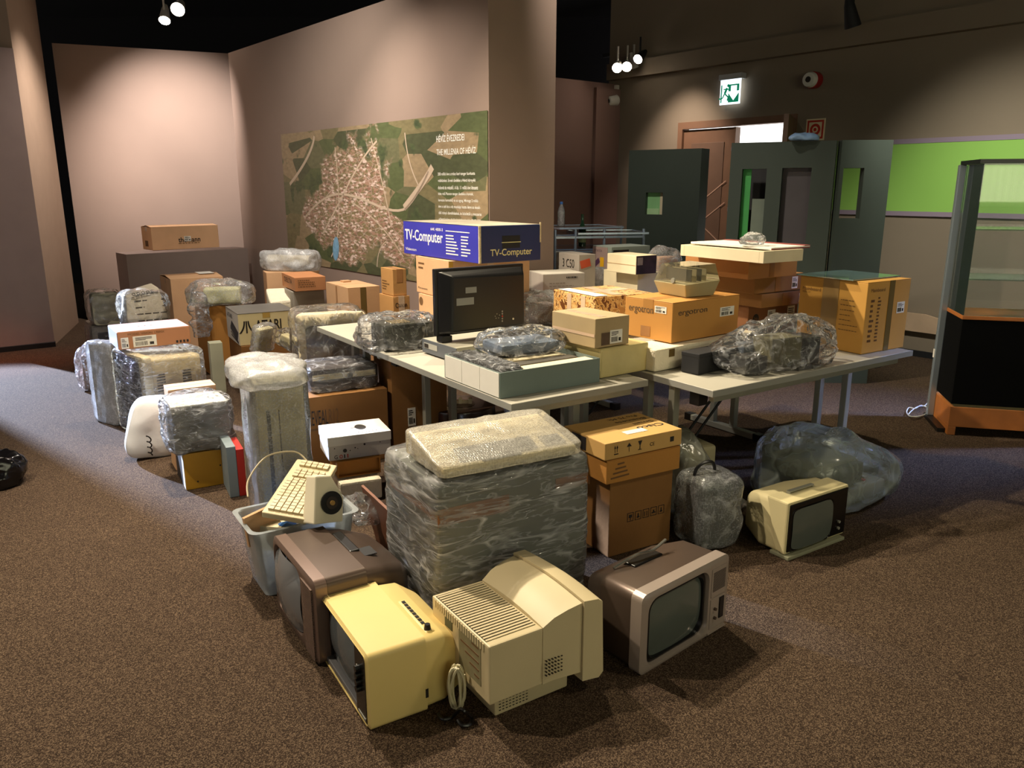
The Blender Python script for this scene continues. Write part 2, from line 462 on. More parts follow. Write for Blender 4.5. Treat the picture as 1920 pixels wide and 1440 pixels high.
WALL = mat('taupe_wall_paint', '#968276', .85, var=.03, vs=2, bump=.06, bs=120, spec=.2)
WALLR = mat('olive_taupe_wall_paint', '#8a7d6c', .85, var=.03, vs=2, bump=.06, bs=120, spec=.2)
PINKW = mat('rose_taupe_wall_paint', '#8f7268', .85, var=.03, vs=2, spec=.2)
DARKC = mat('black_ceiling_paint', '#100e12', .9, var=.05)
PANELM = mat('matt_dark_green_paint', '#3a443c', .7, var=.06, vs=3)
GREEN = mat('lime_green_paint', '#8fc158', .7, var=.02, vs=3)
LILAC = mat('lilac_edge_strip', '#8f8090', .7, var=.02)
DOORM = mat('brown_door_wood', '#7a5a44', .6, var=.1, vs=5)
DOORD = mat('dark_door_leaf', '#6e5443', .6, var=.1, vs=5)

# carpet: flecked brown loop pile
m = mat('flecked_carpet', '#5a4a3f', .97, var=0, spec=.1); nt = m.node_tree; b = nt.nodes['Principled BSDF']
tc = nt.nodes.new('ShaderNodeTexCoord'); n1 = nt.nodes.new('ShaderNodeTexVoronoi'); n1.inputs['Scale'].default_value = 330
n2 = nt.nodes.new('ShaderNodeTexNoise'); n2.inputs['Scale'].default_value = 2.2; n2.inputs['Detail'].default_value = 4
rp = nt.nodes.new('ShaderNodeValToRGB'); cr = rp.color_ramp; cr.elements[0].position = .2; cr.elements[1].position = .85
cr.elements[0].color = (*hexc('#2e241d'), 1); cr.elements[1].color = (*hexc('#75624f'), 1)
e = cr.elements.new(.5); e.color = (*hexc('#44362b'), 1)
hs = nt.nodes.new('ShaderNodeMix'); hs.data_type = 'RGBA'; hs.blend_type = 'MULTIPLY'; hs.inputs[0].default_value = .5
r2 = nt.nodes.new('ShaderNodeValToRGB'); r2.color_ramp.elements[0].color = (.6, .6, .6, 1); r2.color_ramp.elements[1].color = (1.1, 1.1, 1.1, 1)
bp = nt.nodes.new('ShaderNodeBump'); bp.inputs['Strength'].default_value = .4; bp.inputs['Distance'].default_value = .003
for n in (n1, n2): nt.links.new(tc.outputs['Object'], n.inputs['Vector'])
nt.links.new(n1.outputs['Color'], rp.inputs['Fac']); nt.links.new(n2.outputs['Fac'], r2.inputs['Fac'])
nt.links.new(rp.outputs['Color'], hs.inputs[6]); nt.links.new(r2.outputs['Color'], hs.inputs[7]); nt.links.new(hs.outputs[2], b.inputs['Base Color'])
nt.links.new(n1.outputs['Distance'], bp.inputs['Height']); nt.links.new(bp.outputs['Normal'], b.inputs['Normal']); struct('floor', MB().add([(-12, -4, 0), (14, -4, 0), (14, 16, 0), (-12, 16, 0)], [(0, 1, 2, 3)]), m)
struct('ceiling', MB().box(-12, 14, -4, 16, 4.35, 4.45), DARKC)
struct('wall_far', MB().box(-12, 14, 14.0, 14.15, 0, 4.35), DARKC)


def wallseg(name, o, w, t0, t1, z0, z1, th, m, side=1):
    """slab standing on the line o + t w; side=+1 puts its thickness behind (left of w)"""
    n = Vector((-w[1], w[0])) * th * side; a = Vector(o) + Vector(w) * t0; c = Vector(o) + Vector(w) * t1
    return struct(name, MB().prism([a, c, c + n, a + n], z0, z1), m)


def on_wall(o, w, t, z, off=0):
    """matrix: x along the wall, y up, z out of the wall towards the camera"""
    wx = Vector((w[0], w[1], 0)); n = wx.cross(Vector((0, 0, 1)))
    M = Matrix(((wx.x, 0, n.x, 0), (wx.y, 0, n.y, 0), (0, 1, 0, 0), (0, 0, 0, 1)))
    return Matrix.Translation(Vector((o[0] + w[0] * t, o[1] + w[1] * t, z)) + n * off) @ M


# left: tall side wall, and the lower panel standing in front of it
pl = [(-4.93, 8.36), (-5.45, 9.82), (-6.0, 9.95), (-5.36, 8.32)]
struct('wall_left', MB().prism(pl, 0, 4.35), mat('pale_taupe_paint', '#a8927f', .85, var=.03, spec=.2))
struct('trim_1', MB().prism([(-4.9, 8.33), (-5.29, 7.96), (-5.33, 7.9), (-4.86, 8.26)], .0, .05), BLACKM)
struct('wall_left_panel', MB().prism([(-4.92, 8.33), (-5.31, 7.97), (-5.35, 7.92), (-4.89, 8.30)], .05, 2.97), mat('mauve_taupe_paint', '#b3a09c', .85, var=.03, spec=.2))
struct('beam_blocker_post', MB().prism([(-7.2, 9.58), (-6.8, 10.6), (-6.9, 10.65), (-7.3, 9.62)], 0, 2.9), BLACKM)  # unseen slab added to trim the far edge of the daylight beam
struct('beam_blocker_side', MB().prism([(-7.0, 8.31), (-8.2, 5.2), (-8.3, 5.25), (-7.1, 8.35)], 0, 2.9), BLACKM)  # unseen slab added to cut the near edge of the daylight beam
# back left wall with the light pool
SW0 = P(165, 600); SW0 = Vector((SW0.x, SW0.y)); SW1 = Vector((-3.05, 10.98)); sw = (SW1 - SW0).normalized()
wallseg('wall_back_left', SW0, sw, 0, 4.0, 0, 3.3, .15, WALL)
wallseg('wall_return', (-5.6, 11.5), (1, -.2), 0, .9, 0, 3.3, .1, mat('shadow_gap_brown', '#3a2a24', .9, var=.05))  # dark colour stands in for shade in the gap beside the spotlit wall
# centre: wall carrying the map, and the face turning to the right
C0 = Vector((-.17, 6.13)); vm = Vector((-.642, .766)).normalized(); C2 = Vector((.336, 6.47)); um = (C2 - C0).normalized()
struct('wall_centre', MB().prism([C0, C2, C2 + vm * .5, C0 + um * .12 + vm * .5, C0 + um * .12 + vm * 4.9, C0 + vm * 4.9], 0, 3.17), WALL)
# right: long wall with doorway
W0 = Vector((1.39, 11.1)); ww = Vector((.6275, -.7786)).normalized()
tD0, zD = PW(1275, 222, W0, ww); tD1 = PW(1497, 203, W0, ww)[0]; tg0 = PW(1380, 240, W0, ww)[0]
zD = 2.42
wallseg('wall_right', W0, ww, -.15, tD0, 0, 4.35, .12, WALLR)
wallseg('wall_right_above_door', W0, ww, tD0, tD1, zD, 4.35, .12, WALLR)
wallseg('wall_right_beyond', W0, ww, tD1, 12.5, 0, 4.35, .12, WALLR)
wallseg('trim_2', W0, ww, -.1, 12.5, 3.02, 3.22, .1, WALLR, side=-1)
uk = Vector((-.7786, -.6275))
struct('wall_back', MB().prism([W0, W0 + uk * 2.6, W0 + uk * 2.6 + Vector((-.08, .1)), W0 + Vector((-.08, .1))], 0, 2.97), PINKW)
struct('wall_back_pier', MB().prism([W0 + ww * .02, W0 + uk * .42, W0 + uk * .42 + Vector((.03, -.04)), W0 + ww * .07], 0, 2.9), PINKW)
wallseg('baseboard_right', W0, ww, tD1 + .05, 12.5, 0, .06, .02, BLACKM, side=-1)
# green band with lilac borders, fixed on the right wall
tg = PW(1600, 300, W0, ww)[0] - 1.5
gb = root('green_wall_panel', 'long lime green panel with lilac edge strips on the right wall', 'panel', (0, 0, 0))
for nm, z0, z1, mm, th in (('green_board', 1.42, 2.06, GREEN, .02), ('edge_strip', 2.06, 2.105, LILAC, .025), ('edge_strip', 1.375, 1.42, LILAC, .025)):
    M = on_wall(W0, ww, tg, z0, .001); mb = MB(); mb.m = M; mb.box(0, 12.3 - tg, 0, z1 - z0, 0, th); mb.build(nm, mm, gb)
# door: frame, closed left leaf, open right leaf, lit room behind
fr = MB(); fr.m = on_wall(W0, ww, 0, 0, -.1)
fr.box(tD0, tD0 + .07, 0, zD, 0, .13); fr.box(tD1 - .07, tD1, 0, zD, 0, .13); fr.box(tD0 + .07, tD1 - .07, zD - .08, zD, 0, .13)
d1 = struct('door_1', fr, DOORM)
lf = MB(); lf.m = on_wall(W0, ww, 0, 0, -.05); lf.box(tD0 + .072, tg0 - .03, .01, zD - .09, 0, .045); lf.build('door_leaf', DOORM, d1, bevel=.004)
lf = MB(); lf.m = on_wall(W0, ww, 0, 0, -.004); lf.box(tD0 + .2, tg0 - .15, .25, zD - .25, 0, .008); lf.build('door_inset', DOORD, d1, bevel=.004)
mb = MB(); mb.m = on_wall(W0, ww, 0, 0, 0)
for z0, dx in ((1.5, 0), (1.25, 0), (1.18, .1)):
    mb.box(tg0 - .42, tg0 - .02, z0, z0 + .012, .005, .008, rot=Matrix.Translation((tg0 - .4, z0, 0)) @ Matrix.Rotation(R_(35 - 70 * (dx > 0)), 4, 'Z') @ Matrix.Translation((-tg0 + .4, -z0, 0)))
mb.build('door_line_decor', mat('pale_door_lines', '#c79f86', .6, var=0), d1)
mb = MB(); mb.m = on_wall(W0, ww, 0, 0, -.09); mb.box(tg0 - .03, tg0, .01, zD - .09, 0, .09); mb.build('door_post', DOORM, d1)
hinge = W0 + ww * (tD1 - .06); tip = P(1429, 235, 2.2); hd = Vector((-.42, -.9)).normalized()
zr = PW(1428, 203, W0, ww)
d2 = struct('door_2', MB().prism([hinge + Vector((0, -.02)), hinge + Vector((0, -.02)) + hd * .82, hinge + Vector((.045, -.04)) + hd * .82, hinge + Vector((.045, -.02))], .01, 2.36), DOORD, bevel=.004)
mb = MB().cyl((*(hinge + hd * .74), 1.05), (*(hinge + hd * .74 + Vector((-.06, .02))), 1.05), .01).cyl((*(hinge + hd * .74 + Vector((-.06, .02))), 1.05), (*(hinge + hd * .62 + Vector((-.06, .02))), 1.05), .01)
mb.build('door_handle', mat('brushed_steel', '#a8a8a8', .3, metal=1, var=0), d2)
wallseg('wall_lit_room', W0 + Vector((.9, .75)), ww, tD0 - .8, tD1 + 1.2, 0, 3, .05, mat('glowing_white_room_wall', '#ffffff', .9, var=0, emit=2.2))  # wall glows by itself in place of lamps in that room


# ================================================================ things on the walls and ceiling
def frame_at(px, py):
    t, z = PW(px, py, W0, ww); return t, z


# aerial map poster
TL, zT = PW(527, 248, C0, vm); TR, zR = PW(916, 208, C0, vm); zB = .85; zTp = 2.2
pw = TL - max(TR, .01)
pm = bpy.data.materials.new('aerial_map_print'); pm.use_nodes = True; nt = pm.node_tree; nd = nt.nodes; lk = nt.links; bs = nd['Principled BSDF']; bs.inputs['Roughness'].default_value = .45
tc = nd.new('ShaderNodeTexCoord')


def N(t, **k):
    n = nd.new(t)
    for a, v in k.items():
        if a in n.inputs: n.inputs[a].default_value = v
        else: setattr(n, a, v)
    return n


def ramp(src, stops, interp='LINEAR'):
    r = nd.new('ShaderNodeValToRGB'); r.color_ramp.interpolation = interp
    while len(r.color_ramp.elements) < len(stops): r.color_ramp.elements.new(.5)
    for e_, (p, c) in zip(r.color_ramp.elements, stops): e_.position = p; e_.color = (*(hexc(c) if isinstance(c, str) else (c, c, c)), 1)
    lk.new(src, r.inputs[0]); return r.outputs[0]


def mixc(f, a, b_, mode='MIX'):
    x = nd.new('ShaderNodeMix'); x.data_type = 'RGBA'; x.blend_type = mode
    if isinstance(f, float): x.inputs[0].default_value = f
    else: lk.new(f, x.inputs[0])
    lk.new(a, x.inputs[6]); lk.new(b_, x.inputs[7]); return x.outputs[2]


mp = N('ShaderNodeMapping'); mp.inputs['Rotation'].default_value = (0, R_(28), 0); mp.inputs['Scale'].default_value = (1, 1, 2.2); lk.new(tc.outputs['Object'], mp.inputs[0])
vf = N('ShaderNodeTexVoronoi', Scale=2.6); lk.new(mp.outputs[0], vf.inputs['Vector'])
fields = ramp(vf.outputs['Color'], [(0, '#565b40'), (.25, '#857b58'), (.42, '#616a45'), (.58, '#a79170'), (.74, '#747353'), (.9, '#8f8260')], 'CONSTANT')
nz = N('ShaderNodeTexNoise', Scale=14.0, Detail=8.0); lk.new(mp.outputs[0], nz.inputs['Vector'])
fields = mixc(.5, fields, ramp(nz.outputs['Fac'], [(.3, .35), (.75, 1.0)]), 'MULTIPLY')
nf = N('ShaderNodeTexNoise', Scale=3.2, Detail=4.0); lk.new(tc.outputs['Object'], nf.inputs['Vector'])
fields = mixc(ramp(nf.outputs['Fac'], [(.58, 0.0), (.62, 1.0)]), fields, ramp(nz.outputs['Fac'], [(.3, '#3a4430'), (.7, '#586340')]))
mp2 = N('ShaderNodeMapping'); mp2.inputs['Rotation'].default_value = (0, R_(-20), 0); mp2.inputs['Scale'].default_value = (14, 1, 38); lk.new(tc.outputs['Object'], mp2.inputs[0])
vh = N('ShaderNodeTexVoronoi', Scale=1.6); vh.distance = 'CHEBYCHEV'; lk.new(mp2.outputs[0], vh.inputs['Vector'])
town = ramp(vh.outputs['Color'], [(.0, '#7a674e'), (.3, '#a5836e'), (.5, '#827552'), (.68, '#d9c0b2'), (.8, '#96705f')], 'CONSTANT')
vr = N('ShaderNodeTexVoronoi', Scale=9.0); vr.feature = 'DISTANCE_TO_EDGE'; lk.new(mp.outputs[0], vr.inputs['Vector'])
town = mixc(ramp(vr.outputs['Distance'], [(.012, .6), (.035, 0.0)]), town, ramp(nz.outputs['Fac'], [(.2, '#cdb5a4'), (.7, '#ddc9bb')]))
# town mask: distance from a bent axis, wobbled
sx = N('ShaderNodeSeparateXYZ'); lk.new(tc.outputs['Object'], sx.inputs[0])


def M_(op, a, b_=None, c=None):
    x = nd.new('ShaderNodeMath'); x.operation = op
    for i, s_ in enumerate((a, b_, c)):
        if s_ is None: continue
        if isinstance(s_, (int, float)): x.inputs[i].default_value = s_
        else: lk.new(s_, x.inputs[i])
    return x.outputs[0]


def blob(cx, cz, rx, rz, sk=0):
    dx = M_('DIVIDE', M_('SUBTRACT', sx.outputs['X'], cx), rx)
    dz = M_('DIVIDE', M_('SUBTRACT', M_('SUBTRACT', sx.outputs['Z'], cz), M_('MULTIPLY', M_('SUBTRACT', sx.outputs['X'], cx), sk)), rz)
    return M_('ADD', M_('MULTIPLY', dx, dx), M_('MULTIPLY', dz, dz))


bl = M_('MINIMUM', M_('MINIMUM', blob(1.45, .85, .75, .42, .2), blob(1.1, .45, .6, .38, -.2)), M_('MINIMUM', blob(2.1, .4, .8, .22, -.25), blob(2.95, .32, .35, .12, .5)))
bl = M_('ADD', bl, M_('MULTIPLY', M_('SUBTRACT', nf.outputs['Fac'], .5), 3.2))
colr = mixc(ramp(bl, [(.75, 1.0), (1.05, 0.0)]), fields, town)
lk.new(colr, bs.inputs['Base Color'])
MP = on_wall(C0 + vm * (TL), -vm, 0, zB, .0)
px_ = Vector((-vm.x, -vm.y, 0)); nrm = px_.cross(Vector((0, 0, 1)))
pr = root('map_poster', 'large aerial map poster of a town with white title on the centre wall', 'poster', (0, 0, 0))
pr.matrix_world = Matrix.Translation(Vector((C0.x + vm.x * TL, C0.y + vm.y * TL, zB)) + nrm * .004) @ Matrix.Rotation(math.atan2(px_.y, px_.x), 4, 'Z')
MB().box(0, pw, -.003, 0, 0, zTp - zB).build('map_sheet', pm, pr)
WPR = mat('white_print', '#f2efe4', .6, var=0); ROAD = mat('pale_road_print', '#c7b199', .6, var=.05)
TM = lambda x, z: Matrix.Translation((x, -.0042, z)) @ Matrix.Rotation(pi / 2, 4, 'X')
u0 = pw * .815
text(pr, 'HÉVÍZ ÉVEZREDEI', TM(u0, 1.15), pw * .105, WPR, 'title_lettering', .062, bold=.012)
text(pr, 'THE MILLENIA OF HÉVÍZ', TM(u0, 1.05), pw * .145, WPR, 'title_lettering', .058, bold=.008)
for i, (s_, w_) in enumerate((('200 millió éve a triász kori tenger borította', .84), ('vidékünket. Ennek üledéke a Hévíz környéki', .85), ('dolomit és mészkő. A kb. 11 millió éve létezett', .9), ('édes vizű Pannon tenger üledéke a homok,', .8), ('lemezes homokkő és az agyag. Mintegy 2 millió', .9), ('éve a szél és a víz munkája hozta létre az észak-', .95), ('déli irányú dombhátakat, és közöttük a mocsaras', .97), ('völgytalpakat. A Hévízi tó forrása kb. 20-22 000', .95), ('éve tör fel a mai helyén, és ekkor keletkezhetett', .97), ('a Balaton is. A vízben és hóban gazdag', .78), ('erdők és vizek, az enyhe lejtésű dombhátak', .88), ('kiváló lakóhelyet teremtettek az emberi', .8), ('megtelepedésre.', .31))):
    text(pr, s_, TM(u0 + .01, .885 - i * .051), pw * .165 * w_, WPR, 'caption_lettering', .03, bold=.012)
mb = MB()


def road(pts, w):
    p = []
    for i in range(len(pts) - 1):
        for k in range(6): t = k / 6; p.append((pts[i][0] * (1 - t) + pts[i + 1][0] * t, pts[i][1] * (1 - t) + pts[i + 1][1] * t))
    p.append(pts[-1]); q = []
    for i in range(len(p)):
        s_ = p[max(0, i - 3):i + 4]; q.append((sum(a[0] for a in s_) / len(s_), sum(a[1] for a in s_) / len(s_)))
    vs = []
    for i, a in enumerate(q):
        d = Vector(q[min(i + 1, len(q) - 1)]) - Vector(q[max(i - 1, 0)]); nn = Vector((-d.y, d.x)).normalized() * w / 2
        vs += [(a[0] + nn.x, -.0045, a[1] + nn.y), (a[0] - nn.x, -.0045, a[1] - nn.y)]
    mb.add(vs, [(2 * i, 2 * i + 2, 2 * i + 3, 2 * i + 1) for i in range(len(q) - 1)])


for pts, w in (([(.05, .78), (.45, .98), (.75, 1.2), (.8, 1.33)], .035), ([(.75, .25), (1.2, .62), (1.7, 1.05), (2.1, 1.25)], .02), ([(.3, .4), (.9, .72), (1.5, .75), (2.3, .55), (2.6, .7), (pw * .8, 1.0)], .022), ([(1.2, 1.3), (1.25, .8), (1.2, .3), (.95, .05)], .016), ([(2.3, .55), (2.75, .85), (2.9, 1.0)], .06), ([(1.3, .72), (2.0, .5), (2.5, .1)], .014), ([(1.85, 1.34), (2.05, .9), (2.25, .3)], .014), ([(1.9, 0.02), (1.95, .25), (2.15, .35)], .012), ([(2.45, 1.33), (2.5, 1.0), (2.7, .75)], .014)):
    road(pts, w)
mb.build('printed_roads', ROAD, pr)
lake = MB().add([(1.12 + .065 * cos(a) + .02 * sin(a), -.005, .2 + .12 * sin(a)) for a in [2 * pi * k / 20 for k in range(20)]], [tuple(range(20))])
lake.build('printed_lake', mat('blue_lake_print', '#7ba6c4', .5, var=.2, vs=20), pr)


def wmb(px, py, off=0):
    t, z = PW(px, py, W0, ww); mb = MB(); mb.m = on_wall(W0, ww, t, z, off); return mb


# exit sign on the right wall
es = root('exit_sign', 'lit green and white emergency exit sign over the door', 'sign', (0, 0, 0))
SG = mat('sign_green', '#0b8a63', .5, var=0, emit=.5); SWH = mat('lit_sign_white', '#eaf6ff', .5, var=0, emit=1.6)
t0, z0 = PW(1356, 198, W0, ww); t1, z1 = PW(1395, 168, W0, ww); wS = t1 - t0; hS = .27
mb = MB(); mb.m = on_wall(W0, ww, t0, z0, .06); mb.box(0, wS, 0, hS, 0, .012); mb.build('lit_plate', SWH, es)
mb = MB(); mb.m = on_wall(W0, ww, t0, z0, 0); mb.box(-.02, wS + .02, hS, hS + .06, 0, .09); mb.build('housing', mat('pale_grey_plastic', '#b9bcc0', .5, var=0), es, bevel=.005)
mb = MB(); mb.m = on_wall(W0, ww, t0, z0, .0725)
mb.box(wS * .42, wS * .95, .02, hS * .8, 0, .001); mb.box(.01, wS * .1, .02, hS * .8, 0, .001)
mb.build('green_field', SG, es)
mb = MB(); mb.m = on_wall(W0, ww, t0, z0, .074); a = wS * .69
mb.add([(a, .04, 0), (a + .085, .14, 0), (a + .04, .14, 0), (a + .04, .2, 0), (a - .04, .2, 0), (a - .04, .14, 0), (a - .085, .14, 0)], [(0, 1, 2, 3, 4, 5, 6)]); mb.build('arrow', SWH, es)
mb = MB(); mb.m = on_wall(W0, ww, t0, z0, .074)   # running man
a = wS * .24
for p0, p1, w in (((a, .12), (a + .03, .18), .03), ((a, .12), (a + .05, .08), .016), ((a + .05, .08), (a + .04, .04), .016), ((a, .12), (a - .03, .07), .016), ((a - .03, .07), (a - .08, .065), .016), ((a + .03, .17), (a + .08, .15), .012), ((a + .03, .17), (a - .02, .165), .012)):
    p0 = Vector((*p0, 0)); p1 = Vector((*p1, 0)); d = (p1 - p0).normalized(); nn = Vector((-d.y, d.x, 0)) * w / 2; mb.add([p0 + nn, p1 + nn, p1 - nn, p0 - nn], [(0, 1, 2, 3)])
mb.add([(a + .045 + .017 * cos(k), .205 + .017 * sin(k), 0) for k in [j * pi / 5 for j in range(10)]], [tuple(range(10))]); mb.build('running_figure', SG, es)
# alarm sounder, fire button sign, camera, white switch
al = root('alarm_sounder', 'red and white round alarm sounder high on the right wall', 'alarm', (0, 0, 0))
mb = wmb(1530, 151); mb.cyl((0, 0, 0), (0, 0, .09), .085, 24); mb.build('red_base', mat('alarm_red', '#a3201c', .4, var=0), al, bevel=.01)
mb = wmb(1530, 151); mb.cyl((0, 0, .09), (0, 0, .15), .08, 24, r1=.07); mb.build('white_ring', WHITE, al, bevel=.01)
mb = wmb(1530, 151); mb.cyl((0, 0, .15), (0, 0, .156), .03, 16); mb.build('sounder_hole', INK, al)
fs_ = root('fire_sign', 'small square red fire button sign on the right wall', 'sign', (0, 0, 0))
RED = mat('sign_red', '#c0341f', .5, var=0)
mb = wmb(1529, 243); mb.box(-.11, .11, -.11, .11, 0, .006); mb.build('plate', mat('sign_cream', '#e8d9b0', .5, var=0), fs_)
mb = wmb(1529, 243, .0065); mb.box(-.095, .095, -.095, -.075, 0, .001); mb.box(-.095, .095, .075, .095, 0, .001); mb.box(-.095, -.075, -.075, .075, 0, .001); mb.box(.075, .095, -.075, .075, 0, .001); mb.cyl((0, 0, 0), (0, 0, .001), .06, 24); mb.build('red_marks', RED, fs_)
mb = wmb(1529, 243, .008); mb.cyl((0, 0, 0), (0, 0, .001), .033, 20); mb.build('cream_ring', MATS['sign_cream'], fs_)
mb = wmb(1529, 243, .0095); mb.cyl((0, 0, 0), (0, 0, .001), .018, 16); mb.build('red_dot', RED, fs_)
cc = root('security_camera', 'white dome security camera high in the back corner', 'camera', (0, 0, 0))
mb = wmb(1158, 178); mb.box(-.07, .03, .0, .12, .0, .05); mb.build('bracket', WHITE, cc, bevel=.008)
mb = wmb(1160, 184); mb.cyl((0, -.03, .05), (.0, -.05, .2), .075, 18, r1=.06); mb.build('housing', WHITE, cc, smooth=True, bevel=.01)
mb = wmb(1160, 184); mb.cyl((0, -.05, .2), (0, -.052, .215), .035, 14); mb.build('lens', BLACK, cc)
tp = PW(1146, 266, W0, ww)
sb = root('wall_switch', 'small white rectangular sensor box on the pink back wall', 'switch', (0, 0, 0))
mb = wmb(1149, 266); mb.box(-.035, .045, -.08, .08, .07, .11); mb.build('case', WHITE, sb, bevel=.006)
mb = wmb(1149, 266); mb.box(-.02, .03, -.1, -.078, .07, .1); mb.build('sensor_foot', BLACK, sb)


# track rail and spotlights
def spot(px, py, z, name, label, m, bulb, aim=(0, 0, -1), stem=.18, lit=True, s=1.0):
    c = P(px, py, z); r = root(name, label, 'lamp', c)
    a = Vector(aim).normalized()
    MB().cyl((0, 0, .02), (0, 0, stem + .05), .012).build('stem', m, r)
    MB().cyl(-a * .09 * s, a * .05 * s, .035 * s, 18, r1=.055 * s).cyl(-a * .14 * s, -a * .09 * s, .02 * s, 18, r1=.035 * s).build('lamp_head', m, r, smooth=True)
    if lit: MB().cyl(a * .05 * s, a * .056 * s, .05 * s, 18).build('lit_lens', bulb, r)
    else: MB().cyl(a * .045 * s, a * .052 * s, .05 * s, 18).build('lens', mat('dark_lamp_lens', '#15130f', .2, var=0), r)
    return r


LIT = mat('lit_lamp', '#fff0dc', .5, var=0, emit=40); LW = mat('white_lamp_metal', '#cfcac2', .4, var=0)
spot(309, 31, 3.6, 'spotlight', 'lower of the two bright white spotlights over the far left wall', LW, LIT, (.1, -.55, -.8), s=1.2)
spot(335, 14, 3.65, 'spotlight', 'higher and brighter of the two spotlights over the far left wall', LW, LIT, (.15, -.9, -.5), s=1.4)
spot(1158, 124, 3.12, 'spotlight', 'leftmost glowing spotlight of the row at the back corner', LW, LIT, (-.2, -.9, -.5), s=1.15)
spot(1176, 122, 3.14, 'spotlight', 'second glowing spotlight of the row at the back corner', LW, LIT, (-.2, -.9, -.5), s=1.15)
spot(1188, 120, 3.16, 'spotlight', 'unlit pale spotlight between the glowing pair and the black one', LW, LIT, (.3, .2, -.9), lit=False)
spot(1200, 107, 3.2, 'spotlight', 'black spotlight with small lit mouth at the back corner', BLACKM, LIT, (-.5, -.6, -.5), s=1.1)
spot(1597, 36, 3.2, 'spotlight', 'black spotlight hanging alone from the long ceiling track', BLACKM, LIT, (.3, .1, -.9), lit=False, s=1.4)
ra = P(1150, 102, 3.42); rb = P(1760, -14, 3.42); rd = (rb - ra).normalized(); tk = MB(); nn = Vector((-rd.y, rd.x, 0)) * .02
tk.prism([ra - rd * .2 + nn, rb - rd * .4 + nn, rb - rd * .4 - nn, ra - rd * .2 - nn], 3.40, 3.45)
tag(tk.build('lighting_track', BLACKM), 'long black lighting track running along the right wall', 'track')


# ================================================================ dark freestanding panels
def panel_with_holes(label, A, d, wid, h, th, holes, name='exhibition_panel'):
    """upright slab from A along d, openings given as (t0, t1, z0, z1) from left to right"""
    r = root(name, label, 'panel', (A.x, A.y, 0), math.atan2(d.y, d.x)); xs = [0]; mb = MB()
    for (a, b_, z0, z1) in holes:
        mb.box(xs[-1], a, 0, th, 0.001, h); mb.box(a, b_, 0, th, 0.001, z0); mb.box(a, b_, 0, th, z1, h); xs.append(b_)
    mb.box(xs[-1], wid, 0, th, 0.001, h); mb.build('board', PANELM, r); return r


def pline(p, q, z):
    a = P(*p, z); b_ = P(*q, z); return Vector((a.x, a.y)), Vector((b_.x, b_.y))


A1, B1 = pline((1180, 282), (1316, 278), 2.02); d1_ = (B1 - A1).normalized()


def pt(px, py, A, d): return PW(px, py, A, d)


h = (*sorted((pt(1211, 361, A1, d1_)[0], pt(1243, 361, A1, d1_)[0])), pt(1211, 402, A1, d1_)[1], pt(1211, 361, A1, d1_)[1])
p1 = panel_with_holes('dark green freestanding panel with one small square window', A1, d1_, (B1 - A1).length, 2.02, .2, [h])
MB().box(h[0], h[1], .05, .06, h[2], h[3]).build('green_inset', mat('pale_green_board', '#8fc98a', .6), p1)
MB().box(h[1] - .05, h[1], .045, .0495, h[2], h[3]).build('pale_edge_inset', OFFW, p1)
MB().box(h[0], h[1] - .06, .044, .049, h[2], h[2] + .06).build('crumpled_inset', mat('lighter_green_sheet', '#b6dba6', .4), p1)
A2, B2 = pline((1372, 268), (1577, 263), 2.02); d2_ = (B2 - A2).normalized()
hs_ = []
for x0, x1, y0, y1 in ((1392, 1438, 317, 470), (1467, 1522, 315, 470)):
    a = pt(x0, y0, A2, d2_); b_ = pt(x1, y0, A2, d2_); c = pt(x0, y1, A2, d2_); hs_.append((a[0], b_[0], c[1], a[1]))
p2 = panel_with_holes('wide dark panel with two tall openings behind the carton stack', A2, d2_, (B2 - A2).length - .03, 2.02, .12, hs_)
q_ = hs_[0]; MB().box(q_[0], q_[0] + (q_[1] - q_[0]) * .34, .05, .06, q_[2] + .1, q_[3]).build('green_inset', mat('mid_green_board', '#3f9a4c', .6), p2)
MB().box(q_[0] + (q_[1] - q_[0]) * .45, q_[1], .05, .06, q_[2], q_[3] - .25).build('pale_inset', mat('grey_green_board', '#6f7a6c', .6), p2)
q_ = hs_[1]; MB().box(q_[0], q_[1], .06, .07, q_[2], q_[3]).build('dull_inset', mat('dull_violet_grey', '#4a4548', .6), p2)
A3, B3 = pline((1580, 262.5), (1676, 262), 2.02); d3_ = (B3 - A3).normalized()
a = pt(1573 + 8, 315, A3, d3_); b_ = pt(1621, 315, A3, d3_); c = pt(1600, 410, A3, d3_)
panel_with_holes('dark panel with a tall window showing green, next to the wide one', A3, d3_, (B3 - A3).length, 2.02, .1, [(max(.03, a[0]), b_[0], c[1], a[1])])
bg = root('folded_blue_bag', 'crumpled pale blue bag lying on top of the wide dark panel', 'bag', P(1508, 264, 2.022))
wrap(bg, .12, .05, .05, mat('pale_blue_plastic', '#8fb0d8', .4, var=.1), 'bag_body', n=12, k=3, amp=.006, fr=14, crump=.01, cf=12)
bd = root('added_backing_board', 'added dark backing board with a green strip behind the wide dark panel', 'board', (A2.x + .2, A2.y + .42, 0), math.atan2(d2_.y, d2_.x))  # made-up backing, keeps the bright room out of the panel openings
MB().box(.03, .62, 0, .03, .001, 1.9).build('board_body', mat('dull_charcoal_board', '#3b3a3a', .7), bd)
MB().box(-.02, .029, 0, .03, .001, 1.9).build('green_strip', mat('mid_green_board', '#3f8a48', .6), bd)
# pale door leaf standing behind the wide panel
wd = root('pale_board', 'pale grey door-like board seen through the opening of the dark panel', 'board', (A2.x + .33, A2.y + .2, 0), math.atan2(d2_.y, d2_.x))
MB().box(-.08, .06, 0, .03, .001, 1.45).build('board_body', mat('grey_green_board', '#6f7a6c', .6), wd, bevel=.004)
MB().cyl((.04, -.04, 1.3), (.04, 0, 1.3), .012).build('board_handle', LW, wd)
